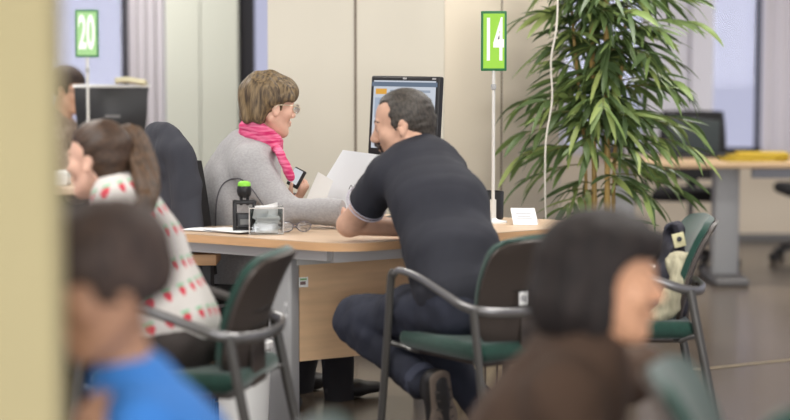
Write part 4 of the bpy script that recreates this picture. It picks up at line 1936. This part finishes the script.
# glasses
m_gf = M('pale gold spectacle frame', (214, 200, 176), rough=.3, metal=.4)
b = MB()
for y in (-1, 1):
    b.tube([V(.108 - .006 * (math.cos(t) * y < -.2), y * .033 + .024 * math.cos(t), -.002 + .017 * math.sin(t)) for t in np.linspace(0, 2 * PI, 21)], .0016, n=6, caps=False)
b.tube(bez([V(.108, -.010, .002), V(.112, 0, .005), V(.108, .010, .002)], 4), .0016, n=6)
g_ = head_part('spectacle_frame', b, m_gf, clerk, hR, hc, HS)
for y in (-1, 1):
    b = MB()
    b.tube(bez([V(.105, y * .057, .004), V(.06, y * .082, .008), V(-.004, y * .088, .006), V(-.02, y * .084, -.01)], 5), .0024, n=6)
    o = head_part('spectacle_temple', b, m_gf, clerk, hR, hc, HS)
    b = MB()
    b.lathe([(.0225, -.0005), (.0225, .0005)], n=20, rot=rot_e(0, PI / 2, 0) @ np.diag([.7, 1, 1]), c=(.107, y * .033, -.002))
    head_part('spectacle_lens', b, m_gl, clerk, hR, hc, HS)
# phone in her far hand
q = P(296.5, 178, 7.90)
ph = thing('mobile_phone', 'black mobile phone with a bright screen in the hand of the clerk in grey', 'phone', q)
Rp = rot_e(-.35, .38, -.55)
b = MB()
b.box((0, 0, 0), (.056, .011, .078), rot=Rp, bev=.004)
b.build('phone_body', m_black, ph)
b = MB()
b.box(Rp @ V(-.004, -.0062, .004), (.042, .001, .060), rot=Rp)
b.build('phone_screen', M_emit('phone screen', (226, 230, 236), .75), ph, smooth=False)
# dark jacket over the back of her chair
S = Solid(.006)
cb_ = V(-.66, 7.92, 0)
lx, ly = CLERK_F, V(-CLERK_F[1], CLERK_F[0], 0)
W3 = lambda x, y, z: cb_ + lx * x + ly * y + UP * z
fr3 = np.stack([lx, ly, UP], 1)
S.add(econe(W3(-.275, 0, .58), W3(-.285, 0, 1.015), ly, (.27, .060), (.205, .046)), 0)
S.add(cone(W3(-.29, -.19, 1.03), W3(-.29, .19, 1.03), .036, .036), .03)
S.add(econe(W3(-.275, -.19, .99), W3(-.27, -.25, .60), lx, (.05, .05), (.06, .05)), .03)
S.add(econe(W3(-.275, .19, .99), W3(-.27, .25, .60), lx, (.05, .05), (.06, .05)), .03)
S.sub(rbox(W3(-.262, 0, .70), (.034, .215, .285), .02, fr3), .004)
S.disp = wrinkle(.007, 20, 33, (1, 1, .4))
jk = S.build('jacket', M('charcoal jacket cloth', (58, 59, 66), rough=.95, bump=((150, 150, 150), .3, .002)), None)
tag(jk, 'charcoal jacket draped over the back of the office chair behind the clerk', 'jacket')

# ------------------------------------------------------------------ the girl in the strawberry sweater
PG = lambda x, y, Y: P(x, y, Y + .09)
F = nrm(V(-.95, .30, 0))
Rt = V(F[1], -F[0], 0)
pel = PG(184, 343, 5.90)
loc = V(pel[0], pel[1], 0)
girl = person('girl with brown ponytail in a white sweater with red strawberries', loc)
sp = [(pel, .150, .112), (PG(164, 300, 5.91), .138, .100), (PG(141, 246, 5.94), .148, .104), (PG(126, 208, 5.97), .132, .083)]
neck0, hc = PG(118, 190, 5.98), PG(99, 160, 5.99)
shL, shR = PG(112, 212, 5.84), PG(122, 208, 6.12)
elL, wrL = PG(104, 285, 5.72), PG(82, 318, 5.90)
elR, wrR = PG(95, 280, 6.24), PG(78, 316, 6.12)
hipL, hipR = pel - Rt * .085, pel + Rt * .085
knL, knR = hipL + F * .41 + V(0, 0, -.03), hipR + F * .41 + V(0, 0, -.03)
anL, anR = knL + V(.04, 0, -.40), knR + V(-.02, 0, -.40)
hR = frame(V(-.90, .43), .04)
HS = .97
S = Solid(RES)
spine(S, sp, Rt)
S.add(cone(shL, shR, .042, .042), .05)
S.add(econe(PG(127, 200, 5.97), neck0 + (hc - neck0) * .5, Rt, (.048, .050), (.043, .046)), .03)
add_head(S, hR, hc, HS, nose=.88, jaw=.93)
limb(S, shL, elL, wrL, (.042, .036, .024))
limb(S, shR, elR, wrR, (.042, .036, .024))
add_hand(S, wrL, V(-.9, .3, -.15), V(0, 0, -1), V(.3, .9, 0), .2, .92)
add_hand(S, wrR, V(-.9, .2, -.15), V(0, 0, -1), V(-.3, -.9, 0), .2, .92)
leg(S, hipL, knL, anL, -.006)
leg(S, hipR, knR, anR, -.006)
S.build('body', m_skin_w, girl, off=loc)


def strawberry_material():
    m = M('white knit with strawberries', (206, 201, 197), rough=.95, bump=((160, 160, 160), .35, .002))
    nt = m.node_tree
    uv = nt.nodes.new('ShaderNodeUVMap')
    uv.uv_map = 'pattern'
    sp_ = nt.nodes.new('ShaderNodeSeparateXYZ')
    nt.links.new(uv.outputs[0], sp_.inputs[0])

    def mt(op, a, b_=None, c=None):
        n = nt.nodes.new('ShaderNodeMath')
        n.operation = op
        for i, x in enumerate((a, b_, c)):
            if x is None:
                continue
            if isinstance(x, (int, float)):
                n.inputs[i].default_value = x
            else:
                nt.links.new(x, n.inputs[i])
        return n.outputs[0]
    DU, DV = .052, .086
    v = mt('DIVIDE', sp_.outputs[1], DV)
    row = mt('FLOOR', v)
    odd = mt('MULTIPLY', mt('FLOORED_MODULO', row, 2.0), .5)
    u = mt('ADD', mt('DIVIDE', sp_.outputs[0], DU), odd)
    jit = mt('MULTIPLY', mt('SINE', mt('MULTIPLY', mt('ADD', mt('FLOOR', u), mt('MULTIPLY', row, 3.7)), 12.9)), .010)
    fu = mt('MULTIPLY', mt('SUBTRACT', mt('FRACT', u), .5), DU)
    fv = mt('ADD', mt('MULTIPLY', mt('SUBTRACT', mt('FRACT', v), .5), DV), jit)
    # berry: wide on top, pointed below
    wd = mt('ADD', .0108, mt('MULTIPLY', fv, .42))
    bx = mt('DIVIDE', fu, wd)
    by = mt('DIVIDE', fv, .0150)
    d = mt('ADD', mt('MULTIPLY', bx, bx), mt('MULTIPLY', by, by))
    berry = mt('LESS_THAN', d, 1.0)
    gx = mt('DIVIDE', mt('ABSOLUTE', fu), .0150)
    gy = mt('DIVIDE', mt('SUBTRACT', fv, mt('ADD', .0170, mt('MULTIPLY', mt('ABSOLUTE', fu), .35))), .0075)
    green = mt('LESS_THAN', mt('ADD', mt('MULTIPLY', gx, gx), mt('MULTIPLY', gy, gy)), 1.0)
    m1 = nt.nodes.new('ShaderNodeMixRGB')
    m1.inputs[1].default_value = lin((206, 201, 197))
    m1.inputs[2].default_value = lin((142, 188, 156))
    nt.links.new(green, m1.inputs[0])
    m2 = nt.nodes.new('ShaderNodeMixRGB')
    nt.links.new(m1.outputs[0], m2.inputs[1])
    m2.inputs[2].default_value = lin((205, 66, 82))
    nt.links.new(berry, m2.inputs[0])
    nt.links.new(m2.outputs[0], nt.nodes['Principled BSDF'].inputs['Base Color'])
    return m


S = Solid(RES)
spine(S, [(PG(177, 322, 5.90), .150, .110)] + sp[1:], Rt, .013)
S.add(cone(shL, shR, .050, .050), .05)
S.add(cone(shL, elL, .054, .048), .03)
S.add(clipped(cone(elL, wrL, .050, .038), half(wrL, wrL - elL)), .02)
S.add(cone(shR, elR, .058, .050), .03)
S.add(clipped(cone(elR, wrR, .050, .038), half(wrR, wrR - elR)), .02)
S.add(econe(PG(127, 203, 5.97), PG(119, 190, 5.98), Rt, (.070, .070), (.060, .062)), .03)
S.disp = wrinkle(.004, 18, 14, (1, 1, .6))
sw = S.build('sweater', strawberry_material(), girl, off=loc)
me = sw.data
co = np.empty(len(me.vertices) * 3, np.float32)
me.vertices.foreach_get('co', co)
co = co.reshape(-1, 3) + loc
sp_line = [PG(205, 420, 5.9)] + [s_[0] for s_ in sp] + [PG(110, 165, 5.98)]
ax_ = nrm(sp_line[-1] - sp_line[0])
hv = (co - sp_line[0]) @ ax_
kn = np.array([(q - sp_line[0]) @ ax_ for q in sp_line])
cen = np.stack([np.interp(hv, kn, [q[i] for q in sp_line]) for i in range(3)], 1)
ang = np.arctan2((co - cen) @ (-F), (co - cen) @ (-Rt))
UVp = np.stack([ang * .15, hv], 1)
uvl = me.uv_layers.new(name='pattern')
li = np.empty(len(me.loops), np.int32)
me.loops.foreach_get('vertex_index', li)
uvl.data.foreach_set('uv', UVp[li].astype(np.float32).ravel())
S = Solid(RES)
S.add(ell(pel + V(0, 0, -.01), (.158, .125, .10), np.stack([Rt, F, UP], 1)), 0)
leg(S, hipL, knL, anL, .008)
leg(S, hipR, knR, anR, .008)
S.disp = wrinkle(.003, 24, 10)
S.build('trousers', M('dark brown trousers', (54, 48, 46), rough=.9), girl, off=loc)
for an in (anL, anR):
    S = Solid(.006)
    S.add(cone(an + V(0, 0, .02), V(an[0], an[1], .06), .038, .038), 0)
    shoe(S, V(an[0], an[1], .042) - F * .03, V(an[0], an[1], .035) + F * .15, Rt, .001)
    S.build('shoe', m_shoe, girl, off=loc)
m_hair_g = hair_mat('dark brown hair', (80, 60, 46), (54, 41, 33), (7, 120, 120), bump=.4)
S = Solid(.004)
S.add(ell((-.012, 0, .036), (.108, .085, .093)), 0)
S.add(ell((-.052, 0, -.022), (.056, .070, .056)), .03)
S.sub(rbox((.116, 0, -.034), (.090, .15, .092), .035), .008)
S.sub(ell((.105, 0, .050), (.052, .078, .045)), .012)
for y in (-1, 1):
    S.sub(ball((-.004, y * .100, -.014), .037), .008)
    S.sub(ell((.050, y * .085, .018), (.046, .042, .050)), .008)
    S.sub(ell((.028, y * .09, -.065), (.04, .06, .055)), .008)
S.sub(rbox((0, 0, -.125), (.2, .2, .048), .01), .012)
S.disp = lambda x, y, z: .0016 * np.sin(110 * z + 40 * y * np.sign(y) + 30 * x + 3 * np.sin(30 * x))
hair = head_part('hair', S, m_hair_g, girl, hR, hc, HS)
tie = PG(121, 137, 6.02)
S = Solid(.0045)
tail = bez([tie + V(-.02, -.005, .004), tie + V(.03, 0, .006), PG(138, 146, 6.0), PG(146, 166, 5.97), PG(150, 186, 5.93), PG(148, 203, 5.86), PG(139, 216, 5.83)], 6)
n_ = len(tail)
for i, (a, c) in enumerate(zip(tail[:-1], tail[1:])):
    t = i / n_
    r_ = .013 + .017 * math.sin(PI * min(1, t * 1.1) ** .8) * (1 - .3 * t)
    S.add(cone(a, c, r_, r_), .02)
inner = bez([tie + V(0, -.01, 0), PG(131, 150, 5.98), PG(139, 172, 5.93), PG(146, 192, 5.88)], 5)
for a, c in zip(inner[:-1], inner[1:]):
    S.add(cone(a, c, .020, .020), .02)
S.add(cone(PG(146, 200, 5.85), PG(134, 214, 5.82), .024, .008), .02)
S.disp = lambda x, y, z: .0016 * np.sin(190 * x + 45 * z + 120 * y)
S.build('ponytail', hair_mat('brown ponytail hair', (94, 70, 50), (54, 41, 31), (150, 60, 8), bump=.5), hair if False else girl, off=loc)
b = MB()
td = nrm(V(.9, 0, .35))
u1 = nrm(np.cross(td, UP))
u2 = np.cross(td, u1)
b.tube([tie + td * .004 + (u1 * math.cos(t) + u2 * math.sin(t)) * .026 for t in np.linspace(0, 2 * PI, 21)], .0075, n=8, caps=False)
b.build('hair_tie', M('grey hair tie', (120, 116, 122), rough=.8), girl, off=loc)
add_eyes(girl, hR, hc, HS, m_hair_g, .022)

# ------------------------------------------------------------------ stools under the two people close to the camera
def stool(loc, z, label):
    t = thing('stool', label, 'stool', loc)
    b = MB()
    b.box((0, 0, z - .03), (.38, .38, .06), bev=.028)
    b.build('seat', m_green, t)
    for sx in (-1, 1):
        for sy in (-1, 1):
            b = MB()
            b.tube([V(sx * .14, sy * .14, z - .05), V(sx * .165, sy * .165, 0)], .014, n=10)
            b.build('leg', m_steeld, t)
    return t


# ------------------------------------------------------------------ the boy close to the camera
F = nrm(V(-.92, -.30, 0))
Rt = V(F[1], -F[0], 0)
pel = V(-.375, 3.50, .52)
loc = V(pel[0], pel[1], 0)
boy = person('blurred dark-haired boy in bright blue shirt close to the camera', loc)
neck0, hc = P(130, 364, 3.48), P(105, 280, 3.45)
sp = [(pel, .125, .10), (P(186, 480, 3.50), .12, .095), (P(158, 446, 3.49), .12, .095), (P(136, 402, 3.49), .10, .075)]
shL, shR = P(140, 424, 3.38), P(124, 418, 3.60)
elL, wrL = P(120, 550, 3.32), P(98, 468, 3.38)
elR, wrR = P(106, 540, 3.62), P(88, 464, 3.54)
hipL, hipR = pel - Rt * .075, pel + Rt * .075
FL_ = nrm(V(-.72, .69, 0))
knL, knR = hipL + FL_ * .36, hipR + FL_ * .36
anL, anR = knL + V(.03, 0, -.40), knR + V(.0, 0, -.40)
hR = frame(V(-.90, -.40), .28)
HS = 1.06
S = Solid(.006)
spine(S, sp, Rt)
S.add(cone(shL, shR, .038, .038), .05)
S.add(econe(P(135, 396, 3.49), neck0 + (hc - neck0) * .5, Rt, (.044, .046), (.040, .044)), .03)
add_head(S, hR, hc, HS, nose=.85, jaw=.95)
limb(S, shL, elL, wrL, (.038, .032, .023))
limb(S, shR, elR, wrR, (.038, .032, .023))
add_hand(S, wrL, V(-.2, .1, .95), V(.5, .85, .1), V(.6, -.5, 0), .35, .85)
add_hand(S, wrR, V(.1, -.1, .95), V(.5, -.85, .1), V(.6, .5, 0), .35, .85)
leg(S, hipL, knL, anL, -.012)
leg(S, hipR, knR, anR, -.012)
S.build('body', M('boy skin', (172, 130, 104), rough=.55, spec=.3, var=((45, 45, 45), .05)), boy, off=loc)
S = Solid(.006)
spine(S, sp, Rt, .006)
S.add(cone(shL, shR, .042, .042), .05)
S.add(clipped(cone(shL, elL, .056, .052), half(shL + (elL - shL) * .60, elL - shL)), .03)
S.add(clipped(cone(shR, elR, .056, .052), half(shR + (elR - shR) * .60, elR - shR)), .03)
S.add(econe(P(135, 398, 3.49), P(131, 380, 3.48), Rt, (.062, .06), (.056, .056)), .03)
S.disp = wrinkle(.004, 18, 40)
S.build('t_shirt', M('bright blue cotton', (56, 120, 194), rough=.85), boy, off=loc)
S = Solid(.007)
S.add(ell(pel + V(0, 0, -.01), (.138, .115, .10), np.stack([Rt, F, UP], 1)), 0)
leg(S, hipL, knL, anL, .004)
leg(S, hipR, knR, anR, .004)
S.build('trousers', m_jeans, boy, off=loc)
for an in (anL, anR):
    S = Solid(.007)
    S.add(cone(an + V(0, 0, .02), V(an[0], an[1], .06), .034, .034), 0)
    shoe(S, V(an[0], an[1], .042) - F * .03, V(an[0], an[1], .035) + F * .13, Rt, .0)
    S.build('shoe', m_shoe, boy, off=loc)
m_hair_b = hair_mat('very dark brown hair', (76, 61, 54), (48, 39, 36), (60, 60, 20), rough=.7)
S = Solid(.005)
S.add(ell((-.010, 0, .040), (.116, .096, .096)), 0)
S.add(ell((-.050, 0, -.010), (.064, .085, .050)), .03)
S.add(ell((.040, 0, .050), (.068, .080, .055)), .03)
S.sub(rbox((.14, 0, -.085), (.100, .16, .105), .02), .008)
for y in (-1, 1):
    S.sub(ell((.0, y * .10, -.045), (.03, .04, .03)), .006)
S.sub(rbox((0, 0, -.14), (.2, .2, .075), .01), .012)
S.disp = wrinkle(.002, 90, 6, (1, 1, .4))
head_part('hair', S, m_hair_b, boy, hR, hc, HS)
add_eyes(boy, hR, hc, HS, m_hair_b, .022)
stool(loc, .425, 'low green stool under the boy in the blue shirt')

# ------------------------------------------------------------------ the woman in the brown jacket close to the camera
F = nrm(V(.97, .16, 0))
Rt = V(F[1], -F[0], 0)
YW = 4.14
pel = P(462, 545, YW)
loc = V(pel[0], pel[1], 0)
lady = person('blurred dark-haired woman in brown jacket looking to the right close to the camera', loc)
neck0, hc = P(586, 350, YW), P(604, 280, YW)
sp = [(pel, .17, .125), (P(505, 488, YW), .16, .115), (P(548, 425, YW), .165, .115), (P(572, 380, YW), .15, .09)]
shR, shL = P(560, 398, YW - .16), P(570, 392, YW + .16)
elR, wrR = P(600, 520, YW - .22), P(680, 500, YW - .12)
elL, wrL = P(640, 372, YW + .40), P(652, 374, YW + .62)
hipL, hipR = pel - Rt * .09, pel + Rt * .09
FL_ = nrm(V(.84, .54, 0))
knL, knR = hipL + FL_ * .42 + V(0, 0, .05), hipR + FL_ * .42 + V(0, 0, .05)
anL, anR = knL + V(.05, 0, -.40), knR + V(.02, 0, -.40)
hR = frame(V(.975, .14), .04)
HS = 1.10
S = Solid(.006)
spine(S, sp, Rt)
S.add(cone(shL, shR, .045, .045), .05)
S.add(econe(P(574, 368, YW), neck0 + (hc - neck0) * .5, Rt, (.054, .056), (.048, .052)), .03)
add_head(S, hR, hc, HS, nose=1.0, jaw=1.0)
limb(S, shR, elR, wrR, (.046, .040, .026))
limb(S, shL, elL, wrL, (.046, .040, .026))
add_hand(S, wrR, V(.95, .2, -.1), V(0, 0, -1), V(0, .95, 0), .3)
add_hand(S, wrL, V(.1, .95, .0), V(0, 0, -1), V(.9, 0, 0), .3)
leg(S, hipL, knL, anL)
leg(S, hipR, knR, anR)
S.build('body', m_skin_t, lady, off=loc)
S = Solid(.006)
spine(S, sp, Rt, .022)
S.add(cone(shL, shR, .064, .064), .06)
S.add(cone(shR, elR, .070, .060), .04)
S.add(clipped(cone(elR, wrR, .058, .044), half(wrR, wrR - elR)), .02)
S.add(cone(shL, elL, .070, .060), .04)
S.add(clipped(cone(elL, wrL, .056, .046), half(wrL, wrL - elL)), .02)
S.add(econe(P(574, 368, YW), P(580, 356, YW), Rt, (.075, .07), (.068, .065)), .03)
S.disp = wrinkle(.005, 16, 50)
S.build('jacket', M('brown wool jacket', (74, 56, 44), rough=.95), lady, off=loc)
S = Solid(.006)
S.add(econe(P(592, 372, YW), P(596, 352, YW), Rt, (.070, .055), (.062, .058)), 0)
S.add(cone(P(606, 372, YW), P(606, 440, YW), .04, .045), .03)
S.disp = wrinkle(.004, 40, 51)
S.build('neckerchief', M('grey patterned scarf', (150, 140, 128), rough=.9, var=((50, 50, 50), 0), rgb2=(72, 66, 62)), lady, off=loc)
S = Solid(.007)
S.add(ell(pel, (.175, .14, .11), np.stack([Rt, F, UP], 1)), 0)
leg(S, hipL, knL, anL, .016)
leg(S, hipR, knR, anR, .016)
S.build('trousers', m_trous, lady, off=loc)
for an in (anL, anR):
    S = Solid(.007)
    S.add(cone(an + V(0, 0, .02), V(an[0], an[1], .06), .04, .04), 0)
    shoe(S, V(an[0], an[1], .042) - F * .03, V(an[0], an[1], .035) + F * .16, Rt, .0)
    S.build('shoe', m_shoe, lady, off=loc)
m_hair_w = hair_mat('dark brown bob hair', (44, 36, 33), (27, 22, 21), (60, 60, 14), rough=.75)
S = Solid(.005)
S.add(ell((-.018, 0, .040), (.116, .100, .100)), 0)
S.add(ell((-.058, 0, -.038), (.088, .104, .085)), .03)
for y in (-1, 1):
    S.add(ell((-.012, y * .080, -.045), (.045, .030, .080)), .02)
S.add(ell((.050, 0, .072), (.062, .075, .044)), .03)
S.sub(rbox((.112, 0, -.06), (.118, .16, .106), .05), .012)
S.sub(ell((.04, 0, -.16), (.12, .2, .09)), .012)
S.sub(rbox((0, 0, -.165), (.2, .2, .055), .01), .012)
S.disp = wrinkle(.003, 70, 7, (1, 1, .3))
head_part('hair', S, m_hair_w, lady, hR, hc, HS)
add_eyes(lady, hR, hc, HS, m_hair_w, .022)
stool(loc, pel[2] - .10, 'low green stool under the woman in the brown jacket')

# ------------------------------------------------------------------ the man at the far station
F = nrm(V(.92, -.20, 0))
Rt = V(F[1], -F[0], 0)
YF = 10.62
hc = P(67, 90, YF)
pel = V(hc[0] - .12, YF + .02, .56)
loc = V(pel[0], pel[1], 0)
far = person('blurred man with dark glasses half hidden behind the ochre wall at the far station', loc)
ch_ = hc + V(-.05, 0, -.19)
sp = [(pel, .16, .12), (pel + V(.0, 0, .20), .155, .115), (pel + V(.02, 0, .38), .17, .12), (ch_ + V(-.01, 0, -.06), .15, .09)]
shR, shL = ch_ + V(0, -.17, -.09), ch_ + V(-.02, .17, -.09)
elR, wrR = shR + V(.12, -.05, -.26), shR + V(.32, .0, -.24)
elL, wrL = shL + V(.12, .05, -.26), shL + V(.32, -.02, -.24)
hipL, hipR = pel - Rt * .09, pel + Rt * .09
knL, knR = hipL + F * .42, hipR + F * .42
anL, anR = knL + V(0, 0, -.43), knR + V(0, 0, -.43)
hR = frame(V(.93, -.25), .15)
S = Solid(.007)
spine(S, sp, Rt)
S.add(cone(shL, shR, .045, .045), .05)
S.add(econe(ch_ + V(0, 0, -.06), hc + V(-.02, 0, -.06), Rt, (.055, .055), (.052, .052)), .03)
add_head(S, hR, hc, 1.0)
limb(S, shR, elR, wrR, (.046, .040, .028))
limb(S, shL, elL, wrL, (.046, .040, .028))
add_hand(S, wrR, V(.9, .1, -.1), V(0, 0, -1), V(0, .9, 0), .3)
add_hand(S, wrL, V(.9, .1, -.1), V(0, 0, -1), V(0, -.9, 0), .3)
leg(S, hipL, knL, anL)
leg(S, hipR, knR, anR)
S.build('body', m_skin, far, off=loc)
S = Solid(.007)
spine(S, sp, Rt, .016)
S.add(cone(shL, shR, .060, .060), .05)
for a, e_, w_ in ((shR, elR, wrR), (shL, elL, wrL)):
    S.add(cone(a, e_, .064, .054), .03)
    S.add(clipped(cone(e_, w_, .054, .042), half(w_, w_ - e_)), .02)
S.disp = wrinkle(.004, 18, 60)
S.build('shirt', M('beige checked shirt', (168, 152, 138), rough=.9, var=((30, 30, 30), 0), rgb2=(136, 120, 108)), far, off=loc)
S = Solid(.008)
S.add(ell(pel, (.17, .135, .11), np.stack([Rt, F, UP], 1)), 0)
leg(S, hipL, knL, anL, .016)
leg(S, hipR, knR, anR, .016)
S.build('trousers', m_trous, far, off=loc)
for an in (anL, anR):
    S = Solid(.008)
    S.add(cone(an + V(0, 0, .02), V(an[0], an[1], .06), .04, .04), 0)
    shoe(S, V(an[0], an[1], .042) - F * .03, V(an[0], an[1], .035) + F * .16, Rt, .0)
    S.build('shoe', m_shoe, far, off=loc)
S = Solid(.005)
S.add(ell((-.010, 0, .038), (.108, .086, .094)), 0)
S.sub(rbox((.12, 0, -.04), (.085, .15, .085), .03), .008)
for y in (-1, 1):
    S.sub(ball((-.004, y * .095, -.012), .034), .008)
S.sub(rbox((0, 0, -.13), (.2, .2, .07), .01), .012)
head_part('hair', S, m_hair_b, far, hR, hc, 1.0)
add_eyes(far, hR, hc, 1.0, m_hair_b, .022)
b = MB()
for y in (-1, 1):
    b.tube([V(.106, y * .033 + .024 * math.cos(t), -.002 + .018 * math.sin(t)) for t in np.linspace(0, 2 * PI, 17)], .003, n=6, caps=False)
    b.tube([V(.104, y * .057, .004), V(.05, y * .084, .008), V(-.01, y * .088, .004)], .003, n=6)
b.tube([V(.106, -.010, .002), V(.110, 0, .004), V(.106, .010, .002)], .0025, n=6)
head_part('spectacle_frame', b, m_black, far, hR, hc, 1.0)
ob = office_chair('dark office chair under the man at the far station', (pel[0], pel[1], 0), yaw(F), m_blackm)

# ------------------------------------------------------------------ bag and cloth on the right chair
S = Solid(.005)
bc = P(668, 280, 6.9200)
S.add(econe(V(bc[0] + .005, 7.040, .535), V(bc[0] + .035, 7.040, .735), V(0, 1, 0), (.15, .058), (.11, .034)), 0)
S.add(ell((bc[0] - .01, 7.000, .525), (.085, .15, .055)), .03)
S.sub(ell((bc[0] + .02, 7.000, .775), (.03, .08, .04)), .02)
S.disp = wrinkle(.008, 26, 70)
bag = thing('bag', 'dark navy cloth bag slumped against the green chair back', 'bag', (bc[0], 7.040, .468))
BO_ = V(bc[0], 7.040, .468)
S.build('bag_body', M('dark navy bag cloth', (48, 48, 58), rough=.9, var=((30, 30, 30), .2)), bag, off=BO_)
b = MB()
q = P(679, 240, 6.920)
b.box(q, (.042, .006, .050), rot=rot_e(.1, -.25, 0), bev=.002)
pt = b.build('bag_patch', M('cream patch', (206, 200, 160), rough=.8), bag, off=BO_)
b = MB()
b.lathe([(.001, -.003), (.009, -.002), (.009, .002), (.001, .003)], c=q + V(.0, -.006, .004), n=16, rot=rot_e(PI / 2, 0, 0))
b.build('patch_dot', m_black, pt, off=BO_)
b = MB()
b.tube(bez([P(668, 262, 6.920), P(674, 254, 6.9), P(684, 254, 6.9), P(690, 262, 6.920)], 6), .012, n=8, flat=(1, .6))
b.build('bag_strap', M('maroon strap', (92, 40, 62), rough=.8), bag, off=BO_)
S = Solid(.005)
pth = bez([P(682, 258, 6.880), P(676, 268, 6.865), P(680, 282, 6.86), P(672, 298, 6.855), P(664, 312, 6.865), P(655, 318, 6.87)], 6)
n_ = len(pth)
for i, (a, c) in enumerate(zip(pth[:-1], pth[1:])):
    r_ = .027 - .010 * i / n_
    S.add(ell((a + c) / 2, (r_, .018, r_ * .9)), .03)
S.disp = wrinkle(.006, 40, 77, (1, 1, .5))
cl = S.build('cream_cloth', M('cream cotton cloth', (178, 172, 146), rough=.9, var=((60, 60, 20), .2)), None)
tag(cl, 'crumpled cream cloth hanging over the dark bag on the green chair', 'cloth')
